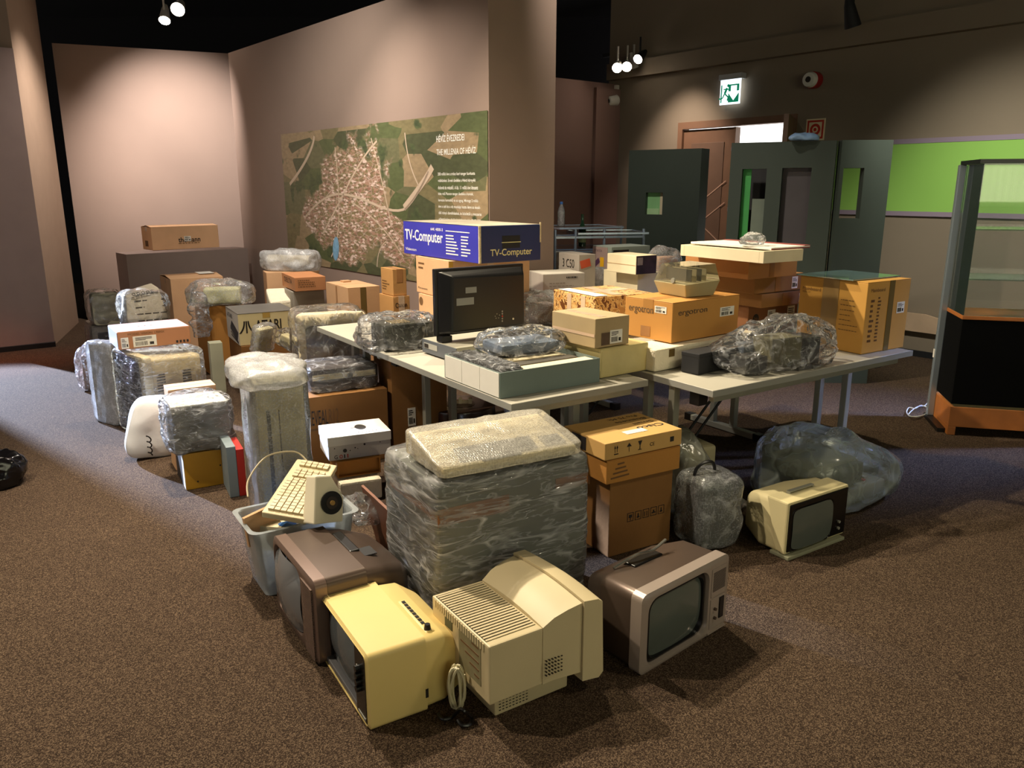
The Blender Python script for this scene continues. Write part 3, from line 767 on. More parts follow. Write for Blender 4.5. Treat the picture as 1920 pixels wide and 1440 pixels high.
# pale plank along the right wall
tq, zq = PW(1697, 612, W0, ww)
mb = MB(); mb.m = on_wall(W0, ww, tq, 0, .02); zz = PW(1700, 590, W0, ww)[1], PW(1700, 618, W0, ww)[1]
mb.add([(0, zz[1], 0), (2.5, zz[1], 0), (2.5, zz[0], 0), (.35, zz[0], 0), (.2, zz[0] + .03, 0), (0, zz[0] + .03, 0), (0, zz[1], .03), (2.5, zz[1], .03), (2.5, zz[0], .03), (.35, zz[0], .03), (.2, zz[0] + .03, .03), (0, zz[0] + .03, .03)],
       [(0, 1, 2, 3, 4, 5), (11, 10, 9, 8, 7, 6)] + [(i, (i + 1) % 6, 6 + (i + 1) % 6, 6 + i) for i in range(6)])
tag(mb.build('wall_plank', mat('pale_peach_board', '#c4a78a', .6)), 'pale peach plank fixed low along the right wall', 'plank')

# ================================================================ glass cabinet on the right
ca = P(1775, 815); cb = P(1748, 785); dy = Vector((cb.x - ca.x, cb.y - ca.y)); yawc = math.atan2(dy.y, dy.x) - pi / 2
gc = root('display_cabinet', 'tall glass display cabinet with black lower door and wooden base', 'cabinet', (ca.x, ca.y, 0), yawc)
GL = film('cabinet_glass', base=.05, crease=0, scale=1, rough=.01, bump=0, tint=(.5, .75, .6))
WD = mat('orange_wood', '#a8642c', .5, var=.15, vs=8); cw, cdp = .95, .42
MB().box(0, cw, 0, cdp, .06, .2).box(0, .05, 0, cdp, .001, .06).box(cw - .05, cw, 0, cdp, .001, .06).build('wooden_base', WD, gc, bevel=.003)
MB().box(0, cw, .0, .02, .22, .80).box(0, .02, .02, cdp, .22, .80).box(cw - .02, cw, .02, cdp, .22, .80).build('black_door', mat('pure_black_panel', '#050505', .9, var=0, spec=.1), gc, bevel=.003)
MB().box(-.005, cw, -.005, cdp, .80, .825).build('wooden_shelf', WD, gc, bevel=.003)
for z in (1.06, 1.38): MB().box(.01, cw - .01, .01, cdp - .01, z, z + .008).build('glass_shelf', mat('green_edge_glass', '#4f9a66', .08, var=0, alpha=.55), gc)
MB().box(0, cw, 0, .005, .826, 1.795).build('glass_pane', GL, gc)
MB().box(0, .005, .006, cdp, .826, 1.795).build('glass_pane', GL, gc)
MB().box(.006, cw, cdp - .005, cdp, .826, 1.795).build('glass_pane', GL, gc)
MB().box(-.03, cw, -.02, cdp, 1.797, 1.822).build('top_frame', BLACK, gc)
MB().box(-.045, .0, cdp - .045, cdp, .03, 1.797).build('corner_post', mat('pale_steel_post', '#a7b3ba', .25, metal=.6, var=0), gc, bevel=.006)
MB().box(-.05, 0, .05, cdp + .03, .0015, .03).build('black_plinth', BLACK, gc)
MB().box(-.05, -.046, cdp - .04, cdp - .01, .46, .52).build('white_tag', WHITE, gc)
mb = MB(); c0 = P(1742, 770); pts = []
rnd = random.Random(3)
for k, (x, y) in enumerate(((1748, 752), (1735, 760), (1722, 762), (1712, 768), (1703, 778), (1712, 781), (1730, 779), (1745, 769), (1728, 760), (1716, 766), (1705, 764), (1700, 772), (1706, 780), (1722, 782), (1738, 775))):
    p = P(x, y, .01 + .02 * (k % 3 == 0)); pts.append(p if k else p + Vector((0, 0, .05)))
sm = []
for i in range(len(pts) - 1):
    p0, p1, p2, p3 = pts[max(i - 1, 0)], pts[i], pts[i + 1], pts[min(i + 2, len(pts) - 1)]
    for k in range(4):
        t = k / 4; sm.append(.5 * ((2 * p1) + (-p0 + p2) * t + (2 * p0 - 5 * p1 + 4 * p2 - p3) * t * t + (-p0 + 3 * p1 - 3 * p2 + p3) * t ** 3))
tag(MB().tube([Vector((p.x, p.y, max(p.z, .006))) for p in sm], .004).build('white_cable', mat('white_cable_plastic', '#d8dcdc', .4, var=0), smooth=True), 'thin white cable in loops beside the glass cabinet', 'cable')


def smooth_pts(pts, n=4):
    pts = [Vector(p) for p in pts]; sm = []
    for i in range(len(pts) - 1):
        p0, p1, p2, p3 = pts[max(i - 1, 0)], pts[i], pts[i + 1], pts[min(i + 2, len(pts) - 1)]
        for k in range(n):
            t = k / n; sm.append(.5 * ((2 * p1) + (-p0 + p2) * t + (2 * p0 - 5 * p1 + 4 * p2 - p3) * t * t + (-p0 + 3 * p1 - 3 * p2 + p3) * t ** 3))
    return sm + [pts[-1]]


# ================================================================ tables
TT = mat('pale_grey_laminate', '#b3ae9f', .5, var=.03, vs=3); TE = mat('grey_table_edge', '#8f8f88', .5, var=.03)
TY = R_(34); TU = Vector((cos(TY), sin(TY))); TV = Vector((-sin(TY), cos(TY)))


def table(label, near, lu, lv, legs, top=.74, group=None, foot_len=.62):
    """near corner, size along u and v; legs: list of (side, t) with side 'u' = end frame across v at distance t along u"""
    c = Vector((near.x, near.y)) + TU * lu / 2 + TV * lv / 2
    r = root('folding_table', label, 'table', (c.x, c.y, 0), TY)
    MB().box(-lu / 2, lu / 2, -lv / 2, lv / 2, top - .03, top).build('tabletop', TT, r, bevel=.002, seg=1)
    e = .002
    MB().box(-lu / 2 - e, lu / 2 + e, -lv / 2 - e, -lv / 2 - .0002, top - .031, top - .001).box(-lu / 2 - e, -lu / 2 - .0002, -lv / 2, lv / 2 + e, top - .031, top - .001).box(lu / 2 + .0002, lu / 2 + e, -lv / 2, lv / 2 + e, top - .031, top - .001).build('edge_band', TE, r)
    i = .06
    for s_ in (-1, 1): MB().box(-lu / 2 + i, lu / 2 - i, s_ * (lv / 2 - i) - .015, s_ * (lv / 2 - i) + .015, top - .075, top - .031).build('under_rail', STEEL, r, bevel=.003)
    for ax, t in legs:
        for s_ in (-.09, .09):
            p = (-lu / 2 + t, s_) if ax == 'u' else (s_, -lv / 2 + t)
            MB().box(p[0] - .02, p[0] + .02, p[1] - .02, p[1] + .02, .035, top - .032).build('leg', STEEL, r, bevel=.004)
        if ax == 'u':
            ft = MB().box(-lu / 2 + t - .025, -lu / 2 + t + .025, -foot_len / 2, foot_len / 2, .006, .045); cp = [(-lu / 2 + t, s_ * foot_len / 2) for s_ in (-1, 1)]
            MB().box(-lu / 2 + t - .03, -lu / 2 + t + .03, -lv / 2 + .1, -lv / 2 + .16, top - .1, top - .032).build('folding_bracket', BLACK, r)
        else:
            ft = MB().box(-foot_len / 2, foot_len / 2, -lv / 2 + t - .025, -lv / 2 + t + .025, .006, .045); cp = [(s_ * foot_len / 2, -lv / 2 + t) for s_ in (-1, 1)]
            MB().box(-lu / 2 + .1, -lu / 2 + .16, -lv / 2 + t - .03, -lv / 2 + t + .03, top - .1, top - .032).build('folding_bracket', BLACK, r)
        fo = ft.build('foot_bar', STEEL, r, bevel=.004)
        for x, y in cp: MB().box(x - .028, x + .028, y - .028, y + .028, .001, .05).build('end_cap', BLACK, fo)
    for s_ in (-1, 1):
        MB().cyl((-lu / 2 + .2, s_ * .03, .3), (-lu / 2 + .62, s_ * .03, top - .05), .007, 6).build('brace', BLACKM, r) if lu > 1 else MB().cyl((s_ * .03, -lv / 2 + .2, .3), (s_ * .03, -lv / 2 + .62, top - .05), .007, 6).build('brace', BLACKM, r)
    return r


TA = P(959, 758, .74); TB = P(1337, 733, .74)
TYo = TY
table('grey folding table carrying the grey crate and black monitor back', TA, .80, 1.56, [('v', .18), ('v', 1.38)])
qa = Vector((TB.x, TB.y)); table('grey folding table under the plastic bag and right carton', TB, 1.66, .76, [('u', .05), ('u', 1.50)])
qb = Vector((TA.x, TA.y)) + TU * .81
sec = Vector((TB.x, TB.y)) + TV * .775 - TU * .02
table('second-row folding table with its foot bar showing behind', Vector((sec.x, sec.y)), 1.6, .78, [('u', .14), ('u', 1.47)])
mid = Vector((TA.x, TA.y)) + TU * .812 + TV * .80
third = Vector((TA.x, TA.y)) + TU * .01 + TV * 1.575
table('third-row folding table beneath the printer cartons at the back', Vector((third.x, third.y)), 2.2, .78, [('u', .14), ('u', 2.06)])

# daylight window with closed curtains behind the camera, reflected in the glass cabinet
WY = -3.9
struct('wall_rear', MB().box(-2, 1.2, WY - .15, WY, 0, 4.35).box(6.2, 9, WY - .15, WY, 0, 4.35).box(1.2, 6.2, WY - .15, WY, 0, 1.35).box(1.2, 6.2, WY - .15, WY, 3.2, 4.35), WALLR)
wn = struct('window_1', MB().box(1.2, 6.2, WY - .12, WY - .04, 1.35, 1.42).box(1.2, 6.2, WY - .12, WY - .04, 3.13, 3.2).box(1.2, 1.27, WY - .12, WY - .04, 1.42, 3.13).box(6.13, 6.2, WY - .12, WY - .04, 1.42, 3.13).box(2.8, 2.86, WY - .12, WY - .04, 1.42, 3.13).box(4.5, 4.56, WY - .12, WY - .04, 1.42, 3.13), LW)
mb = MB()
for i in range(48): x = 1.27 + i * .1015; mb.add([(x, WY - .03, 1.42), (x + .05, WY - .005, 1.42), (x + .1015, WY - .03, 1.42), (x, WY - .03, 3.13), (x + .05, WY - .005, 3.13), (x + .1015, WY - .03, 3.13)], [(0, 1, 4, 3), (1, 2, 5, 4)])
mb.build('glowing_curtain', mat('glowing_cream_curtain', '#f2eecb', .9, var=.06, vs=3, emit=3.0), wn)  # cloth glows by itself in place of daylight coming through


# ================================================================ televisions and monitors (front towards local -y, base at z 0)
def ring(mb, W_, H_, R, cx, cz, w, h, r, y0, y1, zc, lip=.0, k=5):
    """frame: outer rounded rect (front y0, back y1) with a rounded opening that slopes back by lip"""
    o = [(a, zc + b) for a, b in rrect(W_, H_, R, k)]; i_ = [(cx + a, cz + b) for a, b in rrect(w, h, r, k)]
    i2 = [(cx + a * .97, cz + b * .97) for a, b in rrect(w, h, r, k)]; n = len(o)
    o1 = [(a * (1 - .012 / W_ * 2), zc + (b - zc) * (1 - .012 / H_ * 2)) for a, b in o]
    vs = [(a, y1, b) for a, b in o] + [(a, y0 + .008, b) for a, b in o] + [(a, y0, b) for a, b in o1] + [(a, y0, b) for a, b in i_] + [(a, y0 + lip, b) for a, b in i2]
    fs = []
    for j in range(4):
        for i in range(n): fs.append((j * n + i, j * n + (i + 1) % n, (j + 1) * n + (i + 1) % n, (j + 1) * n + i))
    return mb.add(vs, fs)


def tv_place(name, label, f, side, group=None, cat='television'):
    """root for a set whose screen is the visible front or left face of the fitted box; returns root, width, depth, height"""
    if side == 'front':
        c = Vector((f.c[0], f.c[1], 0)) - Vector((*f.e2, 0)) * f.wl / 2; return root(name, label, cat, (c.x, c.y, f.zb), f.yaw), f.wr, f.wl, f.h
    c = Vector((f.c[0], f.c[1], 0)) - Vector((*f.e1, 0)) * f.wr / 2
    return root(name, label, cat, (c.x, c.y, f.zb), f.yaw - pi / 2), f.wl, f.wr, f.h


def slats(x0, x1, y0, y1, z0, z1, n, axis, frac=.5):
    mb = MB()
    for i in range(n):
        if axis == 'x': s = (x1 - x0) / n; mb.box(x0 + s * i, x0 + s * (i + frac), y0, y1, z0, z1)
        elif axis == 'y': s = (y1 - y0) / n; mb.box(x0, x1, y0 + s * i, y0 + s * (i + frac), z0, z1)
        else: s = (z1 - z0) / n; mb.box(x0, x1, y0, y1, z0 + s * i, z0 + s * (i + frac))
    return mb


def stuffpart(o): o['kind'] = 'stuff'; return o


SILV = mat('champagne_silver_plastic', '#b0a196', .3, metal=.35, var=.04)
BRONZ = mat('brown_metallic_plastic', '#5f5046', .35, metal=.5, var=.04)
# silver portable, right of the row
f = fit((1172, 1112), (1088, 1072), (1353, 1040), nb=(1183, 1262), zb=0)
f.wl = .34
t, w, d, h = tv_place('portable_television', 'champagne silver portable television with dark grey screen, right of the beige monitor', f, 'front')
mb = MB(); loft(mb, [(.05, 0, h * .5, w * .985, h * .97, .035), (.2, 0, h * .5, w * .97, h * .95, .035), (.21, 0, h * .5, w * .95, h * .93, .04), (d * .9, 0, h * .46, w * .8, h * .74, .04), (d, 0, h * .44, w * .6, h * .5, .04)])
mb.build('housing', BRONZ, t, smooth=True)
mb = MB(); ring(mb, w, h, .028, -w * .1, h * .5, w * .69, h * .85, .05, 0, .055, h * .5, lip=.025); mb.build('front_frame', SILV, t, smooth=True)
mb = MB(); ring(mb, w * .69, h * .85, .05, 0, h * .5, w * .61, h * .75, .045, .01, .06, h * .5, lip=.02); mb.build('screen_surround', BLACK, t, smooth=True, loc=(-w * .1, 0, 0))
mb = MB(); screen(mb, -w * .1, h * .5, w * .62, h * .76, .03, .022, e=7); mb.build('screen', GLASSD, t, smooth=True)
MB().box(w * .27, w * .45, -.003, .004, h * .52, h * .9).build('speaker_panel', SILV, t, bevel=.002)
stuffpart(slats(w * .285, w * .435, -.0045, -.002, h * .6, h * .86, 14, 'z', .45).build('speaker_slots', mat('bronze_shadow_line', '#4c4039', .5, var=0), t))
MB().box(w * .27, w * .45, -.003, .004, h * .1, h * .5).build('control_panel', SILV, t, bevel=.002)
MB().box(w * .375, w * .43, -.007, -.002, h * .2, h * .48).build('slider_slot', BLACK, t, bevel=.002)
for i in range(2): MB().cyl((w * .32, -.003, h * (.36 - .12 * i)), (w * .32, -.012, h * (.36 - .12 * i)), .006, 12).build('knob', BRONZ, t)
MB().box(w * .25, w * .47, -.006, .002, h * .045, h * .065).build('bottom_strip', SILV, t)
mb = MB(); mb.tube(smooth_pts([(-.16, .22, h * .97), (-.06, .2, h + .02), (.02, .19, h + .015), (.1, .19, h + .035)]), .006); mb.build('aerial', mat('steel_rod', '#a8a8a0', .25, metal=.9, var=0), t, smooth=True)
MB().box(-.1, .06, .17, .23, h * .95, h * .995).build('handle_recess', BLACK, t, bevel=.004)

# cream portable further back
f = fit((1440, 934), (1405, 915), (1565, 898), nb=(1443, 1037), zb=0)
f.wl = .3
t, w, d, h = tv_place('portable_television', 'small cream portable television with black front, in front of the bagged computers', f, 'front')
CRM = mat('cream_plastic', '#dccf9f', .42, var=.04, vs=4); BLKG = mat('gloss_black_plastic', '#0c0b0a', .25, var=0)
mb = MB(); pr_ = [(0, 1, 1), (.1, 1, 1)]
mb.add([(-w / 2, 0, .02), (w / 2, 0, .02), (w / 2, 0, h), (-w / 2, 0, h), (-w / 2, .05, .03), (w / 2, .05, .03), (w / 2, .12, h), (-w / 2, .12, h)],
       [(0, 1, 2, 3), (7, 6, 5, 4), (0, 3, 7, 4), (1, 5, 6, 2), (3, 2, 6, 7), (0, 4, 5, 1)]); mb.build('front_shell', CRM, t, bevel=.008)
mb = MB(); loft(mb, [(.05, 0, h * .5, w * .95, h * .94, .03), (.16, 0, h * .5, w * .95, h * .94, .03), (d * .95, 0, h * .45, w * .7, h * .7, .04)]); mb.build('rear_shell', CRM, t, smooth=True)
mb = MB(); mb.box(-w * .47, w * .485, -.006, .01, .03, h - .012); mb.build('black_front', BLKG, t, bevel=.006)
mb = MB(); screen(mb, -w * .1, h * .49, w * .66, h * .74, -.006, .012, e=6); mb.build('screen', GLASSD, t, smooth=True)
mb = MB(); ring(mb, w * .72, h * .8, .03, 0, h * .49, w * .67, h * .75, .03, -.009, .0, h * .49, lip=.006); mb.m = Matrix(); o = mb.build('screen_surround', BLKG, t, smooth=True, loc=(-w * .1, 0, 0))
for z in (.36, .24): MB().cyl((w * .36, -.006, h * z), (w * .36, -.014, h * z), .007, 12).build('knob', STEEL, t)
MB().box(-w * .5, w * .44, -.025, .08, .001, .018).build('base_stand', mat('grey_green_plastic', '#8d8d74', .5, var=0), t, bevel=.004)
MB().box(-w * .28, w * .12, .07, .09, h + .006, h + .014).box(-w * .28, -w * .26, .07, .09, h - .004, h + .008).box(w * .1, w * .12, .07, .09, h - .004, h + .008).build('carry_handle', STEEL, t, bevel=.003)

# yellowed portable, screen to the left
f = fit((692, 1223), (604, 1117), (768, 1196), nb=(686, 1364), zb=0, yaw=31)
YEL = mat('yellowed_plastic', '#e8cf86', .42, var=.03, vs=3, bump=.02, bs=200)
t, w, d, h = tv_place('portable_television', 'yellowed cream portable television with dark screen turned left, at the front corner', f, 'left'); w = .45
d = .2
ring_w = w
mb = MB(); ring(mb, w, h, .02, 0, h * .5, w * .95, h * .93, .016, 0, d, h * .5, lip=.03); loft(mb, [(d - .002, 0, h * .5, w, h, .02), (d, 0, h * .5, w * .99, h * .985, .02)]); mb.build('front_shell', YEL, t, smooth=True)
mb = MB(); loft(mb, [(d + .001, 0, h * .485, w * .975, h * .95, .03), (d + .07, 0, h * .475, w * .95, h * .93, .03), (d + .075, 0, h * .47, w * .94, h * .92, .03), (d + .13, 0, h * .42, w * .84, h * .76, .04), (d + .14, 0, h * .4, w * .8, h * .72, .03)]); mb.build('rear_shell', YEL, t, smooth=True)
mb = MB().box(-w * .12, w * .4, d + .02, d + .055, h * .9, h * .965); mb.build('button_ridge', YEL, t, bevel=.008)
for i in range(8): MB().box(-w * .09 + i * .022, -w * .09 + .016 + i * .022, d + .03, d + .042, h * .965, h * .972).build('tuning_button', BLACK, t)
MB().cyl((w * .36, d + .035, h * .96), (w * .36, d + .035, h * 1.03), .012, 14, r1=.009).build('knob', BLACK, t, smooth=True)
MB().box(-w * .475, w * .475, .026, .034, .035 * h, h * .965).build('recessed_front', BLKG, t)
mb = MB(); screen(mb, -w * .1, h * .52, w * .64, h * .74, .03, .024, e=5); mb.build('screen', mat('blue_grey_screen_glass', '#5b6468', .15, var=.1, vs=2, coat=.3), t, smooth=True)
MB().box(-w * .46, w * .24, .004, .03, h * .04, h * .12).build('silver_ledge', mat('brushed_silver_strip', '#8e8e92', .35, metal=.6, var=0), t, bevel=.004)
MB().box(w * .26, w * .46, .0, .028, h * .06, h * .94).build('control_panel', BLKG, t, bevel=.003)
for i in range(4):
    MB().cyl((w * .35, .0, h * (.72 - i * .09)), (w * .35, -.014, h * (.72 - i * .09)), .011, 14).build('knob', BLACK, t)
    MB().box(w * .3, w * .315, -.001, .0, h * (.715 - i * .09), h * (.725 - i * .09)).build('dial_mark', WHITE, t)
MB().box(w * .3, w * .44, -.0015, .0, h * .09, h * .12).build('maker_strip', STEEL, t)
MB().box(w * .5, w * .502, d - .006, d + .004, h * .2, h * .32).build('side_gap', INK, t)

# bronze television behind it, screen to the left
f = fit((573, 1095), (501, 1002), (655, 1062), nb=(597, 1252), zb=0, yaw=33, wl=.48)
BR2 = mat('rose_bronze_plastic', '#7f6a5f', .32, metal=.45, var=.03)
t, w, d, h = tv_place('television', 'bronze brown television with bulging screen facing left, behind the yellowed one', f, 'left')
d = .2
mb = MB(); ring(mb, w, h, .03, -w * .13, h * .52, w * .66, h * .84, .05, 0, .05, h * .5, lip=.02); mb.build('front_frame', BR2, t, smooth=True)
mb = MB(); loft(mb, [(.052, 0, h * .5, w * .99, h * .98, .03), (d, 0, h * .5, w * .985, h * .975, .03)]); mb.build('middle_shell', BRONZ, t, smooth=True)
mb = MB(); loft(mb, [(d + .003, 0, h * .49, w * .96, h * .94, .035), (d + .06, 0, h * .48, w * .93, h * .9, .04), (d + .16, 0, h * .44, w * .8, h * .78, .05), (d + .2, 0, h * .42, w * .6, h * .6, .05)]); mb.build('rear_shell', BRONZ, t, smooth=True)
MB().box(-w * .3, w * .1, d + .01, d + .05, h * .93, h * .965).build('handle_recess', BLACK, t, bevel=.005)
MB().box(w * .05, w * .2, d + .05, d + .1, h * .925, h * .935).build('rating_plate', BLACKM, t)
mb = MB(); screen(mb, -w * .13, h * .52, w * .65, h * .83, .02, .05, e=5); mb.build('screen', mat('bluish_screen_glass', '#75787c', .15, var=.08, vs=2, coat=.3), t, smooth=True)
stuffpart(slats(w * .27, w * .47, -.006, .001, h * .06, h * .92, 40, 'z', .5).build('speaker_louvres', BR2, t))
MB().box(w * .22, w * .26, -.004, .001, h * .4, h * .9).build('control_strip', BR2, t, bevel=.002)

# beige computer monitor seen from behind
cn = P(920, 1322, .085); w1 = P(848, 1225, .085)
f = fit((911, 1214), (850, 1130), (1100, 1150), nb=(918, 1324), zb=.09, yaw=33)
w, h = .375, f.h
t = root('computer_monitor', 'beige CRT computer monitor seen from behind with ribbed vents and label', 'monitor', (f.near.x, f.near.y, 0), f.yaw)
# local: x from rear (0) to the bezel (.4), y from 0 (near side) to w (far side)
z0, zt_ = .09, .09 + h
mb = MB(); n = 12; L_ = .235; vs = []
mb.box(.0, .2, 0, w, z0, zt_); mb.build('rear_housing', BEIGE, t, bevel=.006)
vs = []; prof = [(.2, zt_, 0, z0), (.24, zt_ + .026, -.006, z0 + .005), (.29, zt_ + .042, -.012, z0 + .005), (.345, zt_ + .05, -.014, z0)]
mb = MB()
for x, zz, yo, zb_ in prof:
    m_ = 8
    for i in range(m_ + 1): s_ = i / m_; vs.append((x, yo + (w - 2 * yo) * s_, zz + .012 * sin(pi * s_)))
    vs += [(x, w - yo, zb_), (x, yo, zb_)]
k = m_ + 3; fs = [tuple(range(k))[::-1], tuple(range(3 * k, 4 * k))]
for j in range(3):
    for i in range(k): fs.append((j * k + i, j * k + (i + 1) % k, (j + 1) * k + (i + 1) % k, (j + 1) * k + i))
mb.add(vs, fs); mb.build('flared_hood', BEIGE, t, smooth=True)
mb = MB(); vs = []
for x, zz, yo, zb_ in [(.347, zt_ + .058, -.022, z0 - .03), (.40, zt_ + .054, -.028, z0 - .035), (.425, zt_ + .035, -.02, z0 - .025)]:
    for i in range(m_ + 1): s_ = i / m_; vs.append((x, yo + (w - 2 * yo) * s_, zz + .014 * sin(pi * s_)))
    vs += [(x + .012 * (x > .35), w - yo, zb_), (x + .012 * (x > .35), yo, zb_)]
fs = [tuple(range(k))[::-1], tuple(range(2 * k, 3 * k))]
for j in range(2):
    for i in range(k): fs.append((j * k + i, j * k + (i + 1) % k, (j + 1) * k + (i + 1) % k, (j + 1) * k + i))
mb.add(vs, fs); mb.build('front_bezel', BEIGE, t, smooth=True)
stuffpart(slats(.008, .19, .03, w - .015, zt_, zt_ + .003, 22, 'y', .55).build('vent_ribs', BEIGE, t))
MB().box(.007, .191, .0295, w - .0145, zt_ + .0002, zt_ + .0007).build('vent_shadow', DARKV, t)
mb = slats(-.003, -.0002, .03, w - .015, zt_ - .03, zt_ - .004, 22, 'y', .55); stuffpart(mb.build('rear_vent_ribs', BEIGE, t))
MB().box(-.0018, -.0003, .05, w * .5, z0 + .04, z0 + .2).build('rating_label', mat('grey_rating_label', '#8c8464', .5, var=.1, vs=40), t)
MB().box(-.0022, -.0004, w * .62, w * .75, z0 + .14, z0 + .19).build('rear_socket', mat('dark_green_socket', '#23301f', .4, var=0), t)
mb = MB()
for r_ in range(5): mb.box(-.0024, -.0018, .06, .06 + .03 + .1 * ((r_ * 37) % 7) / 7, z0 + .06 + r_ * .026, z0 + .066 + r_ * .026)
mb.build('label_print', INKB, t)
MB().box(.05, .34, .05, w - .05, .001, z0).build('swivel_base', BEIGE, t, bevel=.006)
mb = MB()
for i in range(6):
    for j in range(9): mb.box(.065 + j * .013, .072 + j * .013, .0485, .0502, .016 + i * .011, .0185 + i * .011)
stuffpart(mb.build('base_vent_slots', DARKV, t))
mb = MB()
for i in range(5):
    for j in range(6): mb.box(.205 + j * .012, .21 + j * .012, -.0138, -.0118 + .006, z0 + .035 + i * .013, z0 + .037 + i * .013)
stuffpart(mb.build('side_vent_slots', DARKV, t))
for x, y, z in ((.33, w * .15, zt_ + .05), ): MB().cyl((.33, .03, zt_ + .03), (.336, .03, zt_ + .05), .005, 10).build('screw_hole', INK, t)

# coiled cable between the sets
cb_ = P(860, 1345)
pts = []
for k in range(46):
    a = k * .85; q = k / 45; pts.append(P(850 + 14 * cos(a) + q * 6, 1300, 0) * 0 + Vector((P(857, 1335).x + .02 * cos(a) + .008 * sin(k), P(857, 1335).y + .012 * sin(a * .7), .09 + .075 * sin(a))))
tag(MB().tube(smooth_pts(pts, 3), .0045, 6).build('coiled_cable', mat('pale_cable_plastic', '#cfc6a2', .45, var=0), smooth=True), 'bundle of pale cable between the yellowed television and beige monitor', 'cable')
pts = [P(822, 1338, .01), P(830, 1348, .008), P(848, 1344, .01), P(862, 1330, .05), P(872, 1334, .05), P(884, 1345, .012), P(882, 1358, .01), P(866, 1360, .012), P(858, 1350, .02)]
tag(MB().tube(smooth_pts(pts, 5), .006, 7).build('black_cable', BLACK, smooth=True), 'short black cable curled on the carpet under the pale cable', 'cable')

# ================================================================ front wrapped carton with keyboard computer
f = fit((816, 908), (709, 860), (1108, 862), nb=(826, 1216), zb=0)
FRONT = f
t = root('wrapped_box', 'huge grey equipment box in stretch film behind the front televisions', 'box', f.c, f.yaw)
a, b, h = f.wr / 2, f.wl / 2, f.h
MB().box(-a + .012, a - .012, -b + .012, b - .012, .004, h - .02).build('inner_box', mat('dull_grey_green_box', '#66695a', .6, var=.15, vs=4), t, bevel=.006)
mb = MB().box(-a + .006, -a + .3, -b + .007, -b + .011, h * .74, h * .84).box(a - .16, a - .006, -b + .007, -b + .011, h * .80, h * .87).box(-a + .007, -a + .011, -b + .006, b - .05, h * .76, h * .82)
mb.build('tape', mat('orange_brown_tape', '#8f5a2c', .4, var=.1), t)
wrap(t, a, b, h, CLINGL, n=40, k=16, amp=.006, fr=6, seed=3, aniso=(1, 1, 3.2), crump=.004, cf=5)
FW = FRONT
E1 = Vector((*f.e1, 0)); E2 = Vector((*f.e2, 0)); nr = Vector((f.near.x, f.near.y, 0))
kp = root('keyboard_computer', 'cream keyboard computer in bubble wrap on top of the big filmed box', 'computer', nr + E1 * .32 + E2 * .155 + Vector((0, 0, h + .012)), f.yaw + R_(-2))
mb = MB()
for x in (-.28, .28): mb.add([(x, -.15, 0), (x, -.15, .03), (x, .02, .062), (x, .14, .085), (x, .15, .07), (x, .15, 0)], [])
mb.f = [(0, 1, 2, 3, 4, 5), (11, 10, 9, 8, 7, 6)] + [(i, (i + 1) % 6, 6 + (i + 1) % 6, 6 + i) for i in range(6)]
CRK = mat('warm_cream_plastic', '#e6d7ac', .5, var=.03); mb.build('body', CRK, kp, bevel=.006)
TK = Matrix.Translation((0, -.15, .0305)) @ Matrix.Rotation(math.atan2(.032, .17), 4, 'X')
mb = MB(); mb.m = TK
for r_ in range(4):
    for c_ in range(15): mb.box(-.2 + c_ * .0215 + r_ * .004, -.181 + c_ * .0215 + r_ * .004, .025 + r_ * .024, .045 + r_ * .024, 0, .009)
mb.box(-.12, .04, .006, .022, 0, .008)
stuffpart(mb.build('keys', mat('dark_grey_keys', '#6f6c62', .5, var=.1), kp))
mb = MB(); mb.m = TK
for r_ in range(3):
    for c_ in range(4): mb.box(.165 + c_ * .022, .184 + c_ * .022, .03 + r_ * .024, .05 + r_ * .024, 0, .009)
stuffpart(mb.build('number_keys', MATS['dark_grey_keys'], kp))
mb = MB(); vs, fs = shell(.3, .17, .1, n=26, k=14, amp=.004, fr=9, seed=5)
mb.add([(v.x, v.y, v.z * (.45 + .55 * min(1, (v.y + .17) / .3)) + .001) for v in vs], fs); mb.build('bubble_wrap', BUBK, kp, smooth=True)

# crumpled grey film edge and wad left of the big box
t = root('crumpled_film', 'loose wad of clear film between the tub and the big filmed box', 'film', P(682, 975, .14) * 1)
wrap(t, .09, .07, .1, CLEAR, 'film_body', n=20, k=3, amp=.014, fr=18, seed=9, crump=.015, cf=14)
t = root('brown_wooden_board', 'brown perforated board leaning between bronze television and filmed box', 'board', P(712, 1085, 0) + Vector((.03, .22, 0)), R_(120))
BWD = mat('reddish_hardboard', '#7a4c33', .6, var=.1)
mb = MB(); mb.m = Matrix.Rotation(R_(-12), 4, 'X'); mb.box(-.2, .2, 0, .012, .002, .3); mb.build('board_body', BWD, t)
mb = MB(); mb.m = Matrix.Rotation(R_(-12), 4, 'X')
for i in range(6): mb.cyl((-.15 + i * .055, -.0008, .22), (-.15 + i * .055, .0005, .22), .006, 10)
stuffpart(mb.build('board_holes', INK, t))

